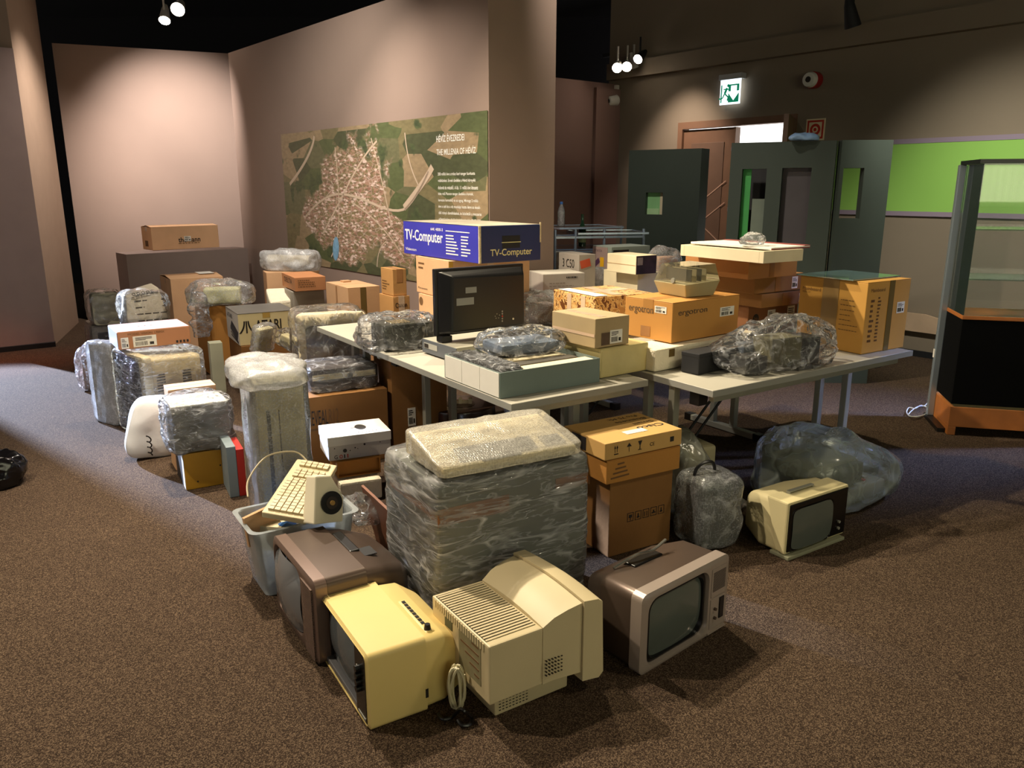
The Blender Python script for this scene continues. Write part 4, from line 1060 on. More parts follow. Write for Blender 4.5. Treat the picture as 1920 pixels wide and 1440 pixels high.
# ================================================================ cisco stack
fc3 = fit((1110, 905), (1078, 880), (1262, 880), nb=(1140, 1046), zb=0, yaw=30, wl=.36)
c3 = carton('tall brown carton with five handling symbols, bottom of the stack right of the filmed box', fc3, KRAFT4, 'cardboard_box')
M, (sw_, sh_) = face(fc3, 'front')
mb = MB(); mb.m = M @ Matrix.Translation((0, 0, .001))
for i in range(5):
    x = sw_ * (.28 + .125 * i); s_ = sw_ * .1; y = sh_ * .42; e = .0025
    mb.box(x, x + s_, y, y + e, 0, .0005); mb.box(x, x + s_, y + s_ * 1.1, y + s_ * 1.1 + e, 0, .0005); mb.box(x, x + e, y, y + s_ * 1.1, 0, .0005); mb.box(x + s_ - e, x + s_, y, y + s_ * 1.1, 0, .0005)
    if i == 0: mb.box(x + s_ * .25, x + s_ * .75, y + s_ * .5, y + s_ * .9, 0, .0005); mb.box(x + s_ * .45, x + s_ * .55, y + s_ * .15, y + s_ * .5, 0, .0005)
    elif i == 2: mb.box(x + s_ * .25, x + s_ * .35, y + s_ * .2, y + s_ * .85, 0, .0005); mb.box(x + s_ * .62, x + s_ * .72, y + s_ * .2, y + s_ * .85, 0, .0005)
    elif i == 3: mb.box(x + s_ * .2, x + s_ * .8, y + s_ * .35, y + s_ * .5, 0, .0005); mb.box(x + s_ * .4, x + s_ * .6, y + s_ * .5, y + s_ * .8, 0, .0005)
    else: mb.box(x + s_ * .3, x + s_ * .7, y + s_ * .25, y + s_ * .45, 0, .0005); mb.box(x + s_ * .42, x + s_ * .58, y + s_ * .45, y + s_ * .85, 0, .0005)
mb.build('handling_symbols', INK, c3)
fc2 = fit((1138, 865), (1092, 828), (1276, 822), zt=fc3.zt + .115, H=.112, yaw=30, wl=.33)
c2 = carton('flat torn carton with diagonal black marks, middle of the stack right of the filmed box', fc2, KRAFT2, 'cardboard_box', tape=None)
M, (sw_, sh_) = face(fc2, 'front'); mb = MB(); mb.m = M @ Matrix.Translation((0, 0, .001))
for i in range(4): mb.box(sw_ * (.06 + .03 * i), sw_ * (.3 - .02 * i), sh_ * (.18 + .18 * i), sh_ * (.25 + .18 * i), 0, .0005, rot=Matrix.Rotation(R_(3), 4, 'Z'))
mb.build('black_marks', INKB, c2)
fc1 = fit((1135, 833), (1057, 790), (1279, 800), zt=fc2.zt + .082, H=.079, yaw=31)
c1 = carton('shallow tan carton lying flat topmost on its stack, with upside-down lettering and white sticker', fc1, mat('tan_cardboard', '#c99f5d', .7, var=.04, vs=4), 'cardboard_box', tape=None, flaps=False)
for s_, u, v, w_ in (('cisco', .93, .62, .3), ('Small', .93, .77, .22), ('Business', .80, .90, .34), ('Pro ISA 500', .55, .97, .2)):
    pass
M, (sw_, sh_) = face(fc1, 'top')
for s_, u, v, w_ in (('Cisco', .95, .40, .34), ('Small', .93, .58, .26), ('Business', .93, .75, .40), ('Pro 75 Mc', .90, .92, .38)):
    text(c1, s_, M @ Matrix.Translation((u * sw_, v * sh_, .0008)) @ Matrix.Rotation(R_(180), 4, 'Z'), w_ * sw_, INK, 'lettering', .12 * sh_ if s_ == 'Cisco' else .085 * sh_, bold=.02 if s_ == 'Cisco' else 0)
decal(c1, fc1, 'top', .38, .18, .27, .14, WHITE, 'white_sticker')
decal(c1, fc1, 'left', .22, .1, .34, .8, INK, 'dark_label'); barlabel(c1, fc1, 'left', .25, .2, .12, .5, lift_ if False else 'label')
M, (sw_, sh_) = face(fc1, 'front')
mb = MB(); mb.m = M @ Matrix.Translation((0, 0, .001)); e = .0005
x0 = sw_ * .12
for q in (0, .012): mb.box(x0 + q, x0 + q + .002, sh_ * .38, sh_ * .68, 0, e).add([(x0 + q - .004, sh_ * .62, e), (x0 + q + .006, sh_ * .62, e), (x0 + q + .001, sh_ * .8, e)], [(0, 1, 2)])
mb.box(x0 - .004, x0 + .02, sh_ * .26, sh_ * .32, 0, e)
x1 = sw_ * .3; mb.add([(x1 - .014, sh_ * .58, e), (x1 + .014, sh_ * .58, e), (x1, sh_ * .8, e)], [(0, 1, 2)]); mb.box(x1 - .001, x1 + .001, sh_ * .28, sh_ * .6, 0, e)
x2 = sw_ * .44; mb.add([(x2 - .012, sh_ * .8, e), (x2 + .012, sh_ * .8, e), (x2, sh_ * .48, e)], [(0, 1, 2)]); mb.box(x2 - .002, x2 + .002, sh_ * .3, sh_ * .5, 0, e); mb.box(x2 - .01, x2 + .01, sh_ * .26, sh_ * .3, 0, e)
mb.box(sw_ * .84, sw_ * .89, sh_ * .35, sh_ * .65, 0, e); mb.build('handling_symbols', INK, c1)
ftext(c1, fc1, 'front', 'CE', .57, .35, .06)

# ================================================================ right floor group: milky sheet, handled case, bagged computers
s1_ = P(1335, 905, 0)
t = root('bagged_case', 'tall case under loose milky plastic sheet right of the carton stack', 'bag', (.98, 3.95, 0), R_(25))
MB().box(-.16, .04, -.1, .12, .004, .36).build('inner_case', mat('dull_sand_case', '#9a9273', .6, var=.1), t, bevel=.02)
mb = MB(); vs, fs = shell(.24, .2, .52, n=30, k=4, amp=.012, fr=6, seed=11, crump=.02, cf=4)
mb.add([(v.x * (1.1 - .7 * v.z) - .15 * v.z, v.y * (1.1 - .7 * v.z), v.z * (.85 - .5 * max(0, v.x + .05) / .24)) for v in vs], fs); mb.build('plastic_sheet', MILK, t, smooth=True)
fh = fit((1300, 905), (1262, 900), (1395, 890), nb=(1310, 1040), zb=0, yaw=22, wl=.2)
t = root('wrapped_case', 'dark carry case with black handle in bubble wrap beside the cream television', 'case', fh.c, fh.yaw)
a, b, h = fh.wr / 2, fh.wl / 2, fh.h
MB().box(-a + .03, a - .03, -b + .02, b - .02, .004, h - .04).build('case_body', mat('grey_green_case', '#3a4036', .5, var=.15), t, bevel=.02)
mb = MB(); mb.tube(smooth_pts([(-.09, 0, h - .045), (-.085, 0, h + .02), (-.05, 0, h + .05), (.0, 0, h + .052), (.02, 0, h + .02), (.025, 0, h - .045)], 4), .008); mb.build('carry_handle', BLACK, t, smooth=True)
wrap(t, a + .015, b + .015, h, BUBC, 'bubble_wrap', n=26, k=5, amp=.006, fr=6, seed=12, crump=.006, cf=5)
c_ = P(1555, 945, 0)
t = root('bagged_computers', 'large clear bag holding old computers behind the cream television', 'bag', (1.72, 4.07, 0), R_(33))
MB().box(-.28, .3, -.16, .14, .004, .09).build('inner_computer', mat('sand_grey_casing', '#8f8a72', .6, var=.1), t, bevel=.01)
MB().box(-.3, .1, -.1, .2, .095, .24).build('inner_drive', mat('grey_olive_casing', '#6d6b55', .6, var=.1), t, bevel=.01)
MB().box(-.1, .1, -.145, -.135 + .03, .11, .22).build('inner_vent', mat('dark_olive_grille', '#2c2d22', .7, var=.1), t)
mb = MB()
for i in range(9): mb.box(-.2 + i * .05, -.17 + i * .05, -.1, .0, .091, .1)
stuffpart(mb.build('inner_keys', mat('mixed_grey_keys', '#a8a38f', .6, var=.2, vs=30), t))
MB().box(.16, .18, -.12, -.1, .0915, .099).build('red_key', mat('red_key', '#a8232b', .5, var=0), t)
mb = MB(); vs, fs = shell(.42, .27, .33, n=34, k=3.4, amp=.012, fr=5, seed=14, crump=.02, cf=3.5)
mb.add([(v.x, v.y, v.z * (1.15 - .55 * max(0, v.x / .42) ** 1.2) * (.96 if v.x < -.2 else 1)) for v in vs], fs); mb.build('clear_bag', SHEET, t, smooth=True)
# black bag at the left edge
bk = root('black_rubbish_bag', 'shiny black plastic bag at the far left edge of the carpet', 'bag', P(-12, 915, 0) + Vector((-.03, .05, 0)))
wrap(bk, .14, .12, .17, mat('shiny_black_polythene', '#0d0c0e', .18, var=.1), 'bag_body', n=22, k=2.6, amp=.012, fr=9, seed=15, crump=.02, cf=8)

# ================================================================ tub with keyboard and webcam
TUBM = film('frosted_tub', base=.6, crease=.1, scale=3, rough=.25, bump=.05, tint=(.6, .66, .68))
tc0 = P(478, 945, .3); tc1 = P(655, 985, .3); cx = (tc0 + tc1) / 2
t = root('plastic_tub', 'frosted plastic tub full of parts behind the bronze television', 'tub', (-.93, 3.16, 0), R_(33))
mb = MB(); k_ = []
secs = [(0, .18, .12, .03), (.29, .215, .145, .04), (.3, .235, .16, .04), (.3, .215, .142, .04), (.29, .21, .138, .04), (.012, .175, .115, .03)]
vs = []; fs = []; nn_ = 20
for z, a, b, r_ in secs: vs += [(x, y, z + .002) for x, y in rrect(2 * a, 2 * b, r_)]
for j in range(5):
    for i in range(nn_): fs.append((j * nn_ + i, j * nn_ + (i + 1) % nn_, (j + 1) * nn_ + (i + 1) % nn_, (j + 1) * nn_ + i))
fs += [tuple(range(nn_)), tuple(range(5 * nn_, 6 * nn_))]
mb.add(vs, fs); mb.build('tub_body', TUBM, t, smooth=True)
TC = Vector((-.93, 3.16, 0))
tt = root('parts_box', 'cream leaflet box with blue oval inside the tub', 'box', TC + Vector((.0, -.03, .16)), R_(-10))
MB().box(-.12, .1, -.08, .08, .0, .11).build('box_body', OFFW, tt, bevel=.003)
MB().add([(.04 * cos(k) - .01, .028 * sin(k) - .045, .1115) for k in [i * pi / 10 for i in range(20)]], [tuple(range(20))]).build('blue_oval', mat('blue_print', '#2c5f9e', .5, var=0), tt)
tt = root('tan_envelope', 'tan card folder sticking out of the tub at its left', 'folder', TC + Vector((-.12, -.06, .2)), R_(60), rot=(R_(4), R_(-8), R_(48)))
MB().box(-.08, .08, -.008, .008, 0, .14).build('folder_body', KRAFT3, tt, bevel=.002)
p0 = P(490, 960, .37); p1 = P(572, 974, .345); p2 = P(540, 902, .42)
ax = (p1 - p0).normalized(); ay = (p2 - p0); ay = (ay - ax * ay.dot(ax)).normalized(); az = ax.cross(ay)
kb = root('computer_keyboard', 'beige computer keyboard lying tilted across the plastic tub', 'keyboard', p0)
kb.matrix_world = Matrix.Translation(p0) @ Matrix(((ax.x, ay.x, az.x, 0), (ax.y, ay.y, az.y, 0), (ax.z, ay.z, az.z, 0), (0, 0, 0, 1)))
kw = .185; kl = .40
MB().box(0, kw, 0, kl, -.028, 0).build('keyboard_base', BEIGE, kb, bevel=.006)
KEYM = mat('pale_beige_keys', '#cdbf9b', .5, var=.06, vs=30); mb = MB(); rnd = random.Random(5)
for c_ in range(6):
    y = .02; x = .02 + c_ * .0265
    while y < .245:
        l = rnd.choice((.018, .018, .018, .03)) if c_ < 5 else rnd.choice((.02, .03, .09)); mb.box(x, x + .022, y, min(y + l, .25), .0005, .010); y += l + .003
for c_ in range(5):
    for r_ in range(6):
        if r_ == 3: continue
        mb.box(.02 + c_ * .0265 + .01, .042 + c_ * .0265 + .01, .262 + r_ * .021, .28 + r_ * .021, .0005, .01)
stuffpart(mb.build('keys', KEYM, kb))
mb = MB(); mb.tube(smooth_pts([(.05, kl, -.01), (-.02, kl + .02, .02), (-.12, kl - .05, .02), (-.15, kl - .18, -.02), (-.12, kl - .26, -.05)], 6), .004, 6); mb.build('keyboard_cord', mat('beige_cord', '#bdb091', .5, var=0), kb, smooth=True)
sp = P(618, 985, .335)
t = root('desktop_speaker', 'white wedge-shaped desktop speaker with dark round cone on the tub', 'speaker', sp + Vector((0, .02, .002)), R_(38), rot=(R_(-14), R_(10), R_(40)))
WSP = mat('off_white_speaker_plastic', '#ece2c6', .45, var=0)
mb = MB().add([(-.075, 0, 0), (.055, 0, 0), (.055, .1, 0), (-.075, .1, 0), (-.06, .01, .19), (.01, .01, .19), (.01, .09, .19), (-.06, .09, .19), (.06, 0, .1), (.06, .1, .1)],
       [(0, 3, 2, 1), (4, 5, 6, 7), (0, 1, 8, 5, 4), (3, 7, 6, 9, 2), (0, 4, 7, 3), (1, 2, 9, 8), (8, 9, 6, 5)]); mb.build('speaker_body', WSP, t, bevel=.006)
MB().cyl((.005, -.004, .08), (.005, .002, .08), .047, 28).build('cone_surround', BLACK, t, smooth=True)
MB().cyl((.005, -.0055, .08), (.005, -.003, .08), .026, 24).build('speaker_cone', mat('brown_speaker_cone', '#2f221a', .5, var=0), t)
MB().cyl((.005, -.012, .08), (.005, -.005, .08), .010, 16).build('dust_cap', mat('brass_cap', '#b08a4a', .4, var=0), t)

# ================================================================ styrofoam + kraft tray + white shoe box
fs1 = fit((640, 908), (599, 862), (716, 893), nb=(640, 946), zb=0, yaw=24, wl=.26)
t = root('styrofoam_block', 'white styrofoam packing piece under the kraft tray and white cat-food-sized box', 'packaging', fs1.c, fs1.yaw)
t['label'] = 'white styrofoam packing piece on the floor under the kraft tray'
MB().box(-fs1.wr / 2, fs1.wr / 2, -fs1.wl / 2, fs1.wl / 2, .001, fs1.h).build('foam_body', STY, t, bevel=.012)
fk = fit((632, 867), (601, 855), (713, 852), zt=fs1.zt + .095, H=.093, yaw=24, wl=.2)
t = root('kraft_tray', 'open fronted kraft tray between white lidded box and styrofoam', 'tray', fk.c, fk.yaw); a, b, h = fk.wr / 2, fk.wl / 2, fk.h
MB().box(-a, a, -b + .03, b, .001, h).build('tray_body', KRAFT2, t, bevel=.002)
MB().box(-a, a, -b, -b + .03, h - .006, h).box(-a, a, -b, -b + .03, .001, .007).box(-a, -a + .006, -b, -b + .03, .007, h - .006).box(a - .006, a, -b, -b + .03, .007, h - .006).build('tray_rim', KRAFT2, t)
fg = fit((614, 822), (593, 803), (733, 808), zt=fk.zt + .135, H=.133, yaw=24, wl=.26)
t = lidbox('white lidded box with black spots and red and black letters', fg, mat('white_grey_card', '#c9c3bb', .5, var=.02), mat('white_card_lid', '#ece7dc', .5, var=.02), lid=.05)
for s_, u, m_ in (('G', .09, INK), ('o', .17, RED), ('l', .24, INK), ('l', .29, RED)): ftext(t, fg, 'front', s_, u, .07, .05 if s_ in 'Go' else .018, .16, m_, bold=.01, lift=-.0024 + .0008)
M, (sw_, sh_) = face(fg, 'front'); mb = MB(); mb.m = M @ Matrix.Translation((0, 0, -.0025))
for u, v, r_ in ((.26, .38, .011), (.42, .45, .004), (.46, .4, .0025), (.57, .55, .006), (.1, .52, .003), (.34, .36, .003), (.82, .56, .003)): mb.cyl((u * sw_, v * sh_, 0), (u * sw_, v * sh_, .0006), r_, 12)
mb.build('black_spots', INK, t)
M, (sw_, sh_) = face(fg, 'top'); mb = MB(); mb.m = M @ Matrix.Translation((0, 0, .0004))
mb.add([(sw_ * (.6 + .09 * cos(k)), sh_ * (.52 + .2 * sin(k)), 0) for k in [i * pi / 8 for i in range(16)]], [tuple(range(16))])
mb.box(sw_ * .44, sw_ * .54, sh_ * .5, sh_ * .53, 0, .0004); mb.build('black_emblem', INK, t)
ftext(t, fg, 'top', 'G o l l', .5, .1, .3, .1, INK, lift=.0008)

# ================================================================ reveal carton and filmed deck
fr_ = fit((580, 747), (563, 735), (726, 730), nb=(584, 884), zb=0, yaw=29, wl=.32)
t = carton('wide brown carton with tall narrow black lettering under the film-wrapped deck', fr_, KRAFT4, tape=None)
ftext(t, fr_, 'front', 'REVEAL', .0, .62, .24, .2, INK, bold=.0)
ftext(t, fr_, 'front', 'R12', .25, .62, .12, .2, INKB)
smalltext(t, fr_, 'front', .0, .55, .8, 1, .1, INKB, hh=.3)
fd = fit((582, 693), (560, 664), (708, 680), zt=fr_.zt + .155, H=.152, yaw=28)
t = root('wrapped_deck', 'brown and cream tape deck in shiny film on the wide brown carton', 'tape deck', fd.c, fd.yaw); a, b, h = fd.wr / 2, fd.wl / 2, fd.h
MB().box(-a + .01, a - .01, -b + .015, b - .01, .004, h - .012).build('deck_body', mat('dark_brown_casing', '#2e2420', .4, var=.15), t, bevel=.008)
MB().box(-a + .012, a - .012, -b + .011, -b + .015, h * .5, h * .72).build('cream_front_strip', OFFW, t)
MB().cyl((a * .15, -b + .011, h * .61), (a * .15, -b - .002, h * .61), .018, 18).build('dial', mat('grey_dial', '#6c675e', .4, var=0), t)
wrap(t, a, b + .002, h, CLING, n=26, k=12, amp=.005, fr=9, seed=21, crump=.004, cf=9)

# ================================================================ tall bubble-wrapped tower computer
ft_ = fit((464, 712), (428, 668), (577, 697), nb=(494, 1020), zb=0, yaw=24, wl=.42)
t = root('wrapped_tower_computer', 'tall beige tower computer in bubble wrap, upright beside the white lidded box', 'computer', ft_.c, ft_.yaw); a, b, h = ft_.wr / 2, ft_.wl / 2, ft_.h
TW = mat('tower_beige', '#bdb596', .5, var=.06); MB().box(-a + .02, a - .02, -b + .02, b - .02, .004, h - .03).build('tower_case', TW, t, bevel=.01)
for x in (.3, .46): MB().box(-a + x * 2 * a - .002, -a + x * 2 * a + .002, -b + .0175, -b + .02, h * .05, h * .8).build('front_groove', DARKV, t)
MB().box(-a + .24 * 2 * a, -a + .29 * 2 * a, -b + .017, -b + .02, h * .08, h * .8).build('front_slot', mat('dark_tower_slot', '#2f3538', .4, var=0), t)
mb = MB()
for i in range(3):
    for j in range(7): mb.box(-a + (.36 + j * .024) * 2 * a, -a + (.372 + j * .024) * 2 * a, -b + .0165, -b + .02, h * (.2 + i * .055), h * (.235 + i * .055))
stuffpart(mb.build('front_vents', DARKV, t))
ftext(t, ft_, 'front', 'HP', .4, .1, .1, .03, INK, lift=-.016)
wrap(t, a, b, h, BUBC, 'bubble_wrap', n=36, k=14, amp=.007, fr=6, seed=23, aniso=(1.5, 1.5, .8))
mb = MB(); vs, fs = shell(a + .035, b + .03, .09, n=22, k=4, amp=.008, fr=8, seed=24, crump=.01, cf=7, flat=False)
mb.m = Matrix.Translation((-.025, 0, h - .055)); mb.add(vs, fs); mb.build('bubble_wrap_cap', BUB, t, smooth=True)

# ================================================================ left floor: film-wrapped box on yellow box, pouch, red thing
fy = fit((348, 853), (318, 832), (432, 838), nb=(350, 920), zb=0, yaw=28, wl=.3)
t = root('yellow_box', 'yellow and black printed box under the film-wrapped grey unit', 'box', fy.c, fy.yaw); a, b, h = fy.wr / 2, fy.wl / 2, fy.h
MB().box(-a, a, -b, b, .001, h).build('box_body', mat('golden_yellow_card', '#c28f20', .5, var=.06), t, bevel=.003)
decal(t, fy, 'left', .0, .02, .75, .96, INK, 'black_side'); decal(t, fy, 'left', .76, .02, .22, .96, WHITE, 'white_side')
M, (sw_, sh_) = face(fy, 'front'); mb = MB(); mb.m = M
for u, v in ((.25, .2), (.75, .55)): mb.cyl((u * sw_, v * sh_, .0), (u * sw_, v * sh_, .0012), .005, 10)
mb.build('rivets', INK, t)
fw = fit((316, 764), (288, 744), (432, 748), zt=fy.zt + .285, H=.282, yaw=22, wl=.3)
t = root('wrapped_grey_unit', 'grey box unit in loose shiny film on the yellow box', 'box', fw.c, fw.yaw); a, b, h = fw.wr / 2, fw.wl / 2, fw.h
MB().box(-a + .012, a - .012, -b + .012, b - .012, .006, h - .015).build('unit_body', mat('metal_grey_unit', '#77756b', .4, metal=.2, var=.1), t, bevel=.005)
MB().box(-a + .014, a - .014, -b + .014, b - .014, h - .0145, h - .008).build('white_top', WHITE, t)
wrap(t, a + .01, b + .01, h + .005, CLING, n=30, k=7, amp=.009, fr=9, seed=26, crump=.01, cf=8)
fcb = fit((300, 742), (290, 735), (398, 730), zt=.47, H=.469, yaw=22, wl=.2)
t = None
fcx = fit((306, 748), (298, 735), (400, 726), zt=.50, H=.498, yaw=22, wl=.16)
fcx.c = (fcx.c[0] + fw.e2.x * .22 + .06, fcx.c[1] + fw.e2.y * .22, fcx.c[2])
carton('plain tan carton just behind the film-wrapped grey unit', fcx, KRAFT3, tape=None)
t = root('padded_pouch', 'bright white foam pouch leaning against the film-wrapped grey unit', 'pouch', P(290, 862, 0) + Vector((-.05, .08, 0)), R_(35), rot=(0, R_(8), R_(35)))
mb = MB(); vs, fs = shell(.16, .08, .38, n=22, k=4, amp=.003, fr=5, seed=28, crump=.005, cf=4)
mb.add([(v.x * (1.1 - .9 * v.z), v.y * (1.1 - .6 * v.z), v.z) for v in vs], fs); mb.build('pouch_body', mat('white_foam_sheet', '#e4e6ea', .7, var=.02, bump=.1), t, smooth=True)
pts = []
for k in range(26):
    a_ = k * .9; pts.append(P(292, 852, .0) + Vector((.03 + .012 * cos(a_), -.13 - .01 * sin(a_), .04 + .005 * k + .012 * sin(a_))))
tag(MB().tube(smooth_pts(pts, 3), .004, 6).build('black_cable_bundle', BLACK, smooth=True), 'knotted black cable hanging against the white foam pouch', 'cable')
fr2 = fit((434, 830), (424, 822), (448, 824), nb=(436, 944), zb=0, yaw=24, wl=.25)
t = root('red_box', 'narrow red and grey box squeezed beside the tall tower computer', 'box', (fr2.c[0] + .0, fr2.c[1] + .09, 0), fr2.yaw)
MB().box(-.02, .02, -.12, .12, .001, .27).build('red_side', mat('bright_red_card', '#b3261c', .5, var=.05), t, bevel=.003)
MB().box(-.07, -.021, -.12, .12, .001, .29).build('grey_side', mat('blue_grey_card', '#7f8c90', .5, var=.05), t, bevel=.003)

# ================================================================ bubble-wrapped CRT with carton on top
fx = fit((280, 668), (203, 655), (384, 640), nb=(284, 828), zb=0, yaw=50)
fx.wl = .45
t, w, d, h = tv_place('wrapped_crt_monitor', 'beige CRT monitor in bubble wrap with dark screen to the left', fx, 'left', cat='monitor')
mb = MB(); loft(mb, [(.012, 0, h * .5, w * .96, h * .94, .02), (.07, 0, h * .5, w * .96, h * .94, .02), (.08, 0, h * .5, w * .88, h * .86, .02), (d * .97, 0, h * .5, w * .82, h * .8, .03)]); mb.build('monitor_shell', BEIGE, t, smooth=True)
MB().box(-w * .46, w * .36, .004, .011, h * .03, h * .95).build('dark_screen', mat('dark_film_covered_screen', '#34343a', .12, var=.2, vs=3, coat=.5), t, bevel=.002)
for x in (.3, .72):
    s_ = slats(w * .425, w * .442, d * x - .03, d * x + .03, h * .28, h * .76, 15, 'z', .45); stuffpart(s_.build('vent_slots', DARKV, t))
wrap(t, w / 2 + .008, d / 2 + .006, h, CLING, 'film_wrap', loc=(0, d / 2, 0), n=28, k=12, amp=.006, fr=7, seed=31)
t = root('bubble_wrapped_screen', 'pale thin panel in bubble wrap leaning left of the wrapped CRT monitor', 'panel', P(203, 800, 0) + Vector((-.02, .1, 0)), fx.yaw + R_(10))
MB().box(-.03, .03, -.12, .12, .004, fx.h * .98).build('panel_core', mat('dark_slot_core', '#3c4048', .5, var=.1), t, bevel=.004)
wrap(t, .045, .15, fx.h + .015, BUB, 'bubble_wrap', n=22, k=8, amp=.006, fr=8, seed=33)
fp = fit((222, 624), (200, 600), (355, 609), nb=(223, 657), zb=fx.zt + .012, yaw=35, wl=.36)
t = carton('pink-topped computer carton with two white labels on the wrapped CRT monitor', fp, mat('salmon_cardboard', '#b07a55', .7, var=.05), tape=None, flaps=False)
decal(t, fp, 'top', .005, .01, .99, .98, mat('pinkish_lid', '#c89f90', .6, var=.03), 'lid_panel')
barlabel(t, fp, 'front', .04, .06, .1, .62, seed=5, vert=True); barlabel(t, fp, 'front', .2, .08, .32, .62, seed=6)
ftext(t, fp, 'front', 'MODEL VISION 170MX', .14, .78, .5, .12, INKB)
M, (sw_, sh_) = face(fp, 'front'); mb = MB(); mb.m = M @ Matrix.Translation((0, 0, .001))
for u in (.79, .84, .89, .94): mb.box(u * sw_, (u + .03) * sw_, sh_ * .1, sh_ * .24, 0, .0005)
mb.build('small_symbols', INK, t)
ftext(t, fp, 'top', '« · ▪ · »', .35, .45, .2, .1, INKB, lift=.0025)
decal(t, fp, 'left', .02, .03, .96, .94, mat('glossy_white_flap', '#d9dce6', .3, var=0), 'white_side_film')

# ================================================================ far left: wrapped CRT pair, vented monitor, back cartons
fl = fit((176, 610), (146, 600), (240, 600), nb=(180, 684), zb=0, yaw=15, wl=.4)
t = root('grey_crt_monitor', 'grey plastic-covered CRT monitor at the far left end of the pile', 'monitor', fl.c, fl.yaw); a, b, h = fl.wr / 2, fl.wl / 2, fl.h
MB().box(-a, a, -b, b, .004, h - .004).build('monitor_shell', mat('dusty_grey_plastic', '#8d8577', .5, var=.08), t, bevel=.02)
MB().box(-a * .7, a * .9, -b - .003, -b + .004, h * .62, h * .8).build('dark_slot', BLACK, t, bevel=.002)
wrap(t, a + .012, b + .012, h, CLEAR, n=20, k=6, amp=.009, fr=6, seed=35, crump=.01, cf=5)
fl2 = fit((170, 552), (160, 542), (222, 548), zt=fl.zt + .30, H=.295, yaw=15, wl=.3)
t = root('green_crt_monitor', 'greenish CRT monitor in clear wrap standing on the grey one', 'monitor', fl2.c, fl2.yaw); a, b, h = fl2.wr / 2, fl2.wl / 2, fl2.h
mb = MB(); loft(mb, [(-b, 0, h * .5, 2 * a, h, .03), (b * .2, 0, h * .5, 2 * a * .97, h * .97, .03), (b, 0, h * .46, 1.5 * a, h * .8, .03)]); mb.build('monitor_shell', mat('grey_green_plastic_shell', '#a09c80', .5, var=.05), t, smooth=True)
wrap(t, a + .015, b + .012, h + .012, CLEAR, n=20, k=5, amp=.009, fr=8, seed=36, crump=.01, cf=6)
t = root('pink_wrapped_item', 'pinkish film-wrapped bundle on the floor left of the wrapped CRT', 'bundle', P(205, 742, 0) + Vector((-.22, .28, 0)), R_(20))
MB().box(-.1, .1, -.1, .1, .004, .3).build('bundle_core', mat('rose_core', '#a58a80', .6), t, bevel=.02)
wrap(t, .13, .13, .36, CLING, n=20, k=4, amp=.01, fr=7, seed=37, crump=.02, cf=6)
# vented monitor
fv = fit((228, 548), (202, 540), (312, 540), zt=.86, H=.3, yaw=12, wl=.3)
t = root('vented_monitor', 'beige monitor with rows of vent slots and marker scribble in torn film', 'monitor', (fv.c[0], fv.c[1], fv.c[2] + .0), fv.yaw + R_(4)); a, b, h = fv.wr / 2, fv.wl / 2, fv.h
mb = MB(); mb.add([(-a, -b, .002), (a, -b, .002), (a, b, .002), (-a, b, .002), (-a * .8, -b * .3, h * .86), (a * .78, -b * .3, h * 1.02), (a * .7, b, h * 1.1), (-a * .7, b, h * .9)], [(0, 3, 2, 1), (4, 5, 6, 7), (0, 1, 5, 4), (1, 2, 6, 5), (2, 3, 7, 6), (3, 0, 4, 7)])
mb.build('monitor_shell', BEIGEG, t, bevel=.02)
mb = MB(); q0, q1, q3 = Vector((-a, -b, .002)), Vector((a, -b, .002)), Vector((-a * .8, -b * .3, h * .86)); q2 = Vector((a * .78, -b * .3, h * 1.02))
ux = (q1 - q0).normalized(); uy = ((q3 + q2) / 2 - (q0 + q1) / 2).normalized(); uz = ux.cross(uy)
MV = Matrix(((ux.x, uy.x, uz.x, 0), (ux.y, uy.y, uz.y, 0), (ux.z, uy.z, uz.z, 0), (0, 0, 0, 1))); MV = Matrix.Translation((q0 + q1) / 2) @ MV; SL = ((q3 + q2) / 2 - (q0 + q1) / 2).length
mb.m = MV
for i in range(4):
    for j in range(4): mb.box(-a * .45 + j * a * .36, -a * .45 + j * a * .36 + a * .29, SL * (.2 + i * .18), SL * (.23 + i * .18), .0, .003)
stuffpart(mb.build('vent_slots', DARKV, t))
wv = []
for k in range(40): u = k / 39; wv.append((-a * .5 + u * a * 1.1 + .02 * cos(k * .8), SL * .92 + .012 * sin(k * .8) + .02 * u, .012 + .0))
mb = MB(); mb.m = MV; mb.tube(wv, .003, 5); mb.build('marker_scribble', INK, t)
wrap(t, a + .01, b + .01, h * .96, CLEAR, n=22, k=4, amp=.008, fr=8, seed=38, crump=.01, cf=6)
sup = fit((238, 600), (208, 590), (330, 590), zt=.555, H=.553, yaw=12, wl=.34)
sup.c = (fv.c[0], fv.c[1], .001); sup.wr, sup.wl, sup.yaw = fv.wr * .9, fv.wl * .9, fv.yaw
carton('brown carton mostly hidden under the vented monitor', sup, KRAFT3, tape=None)

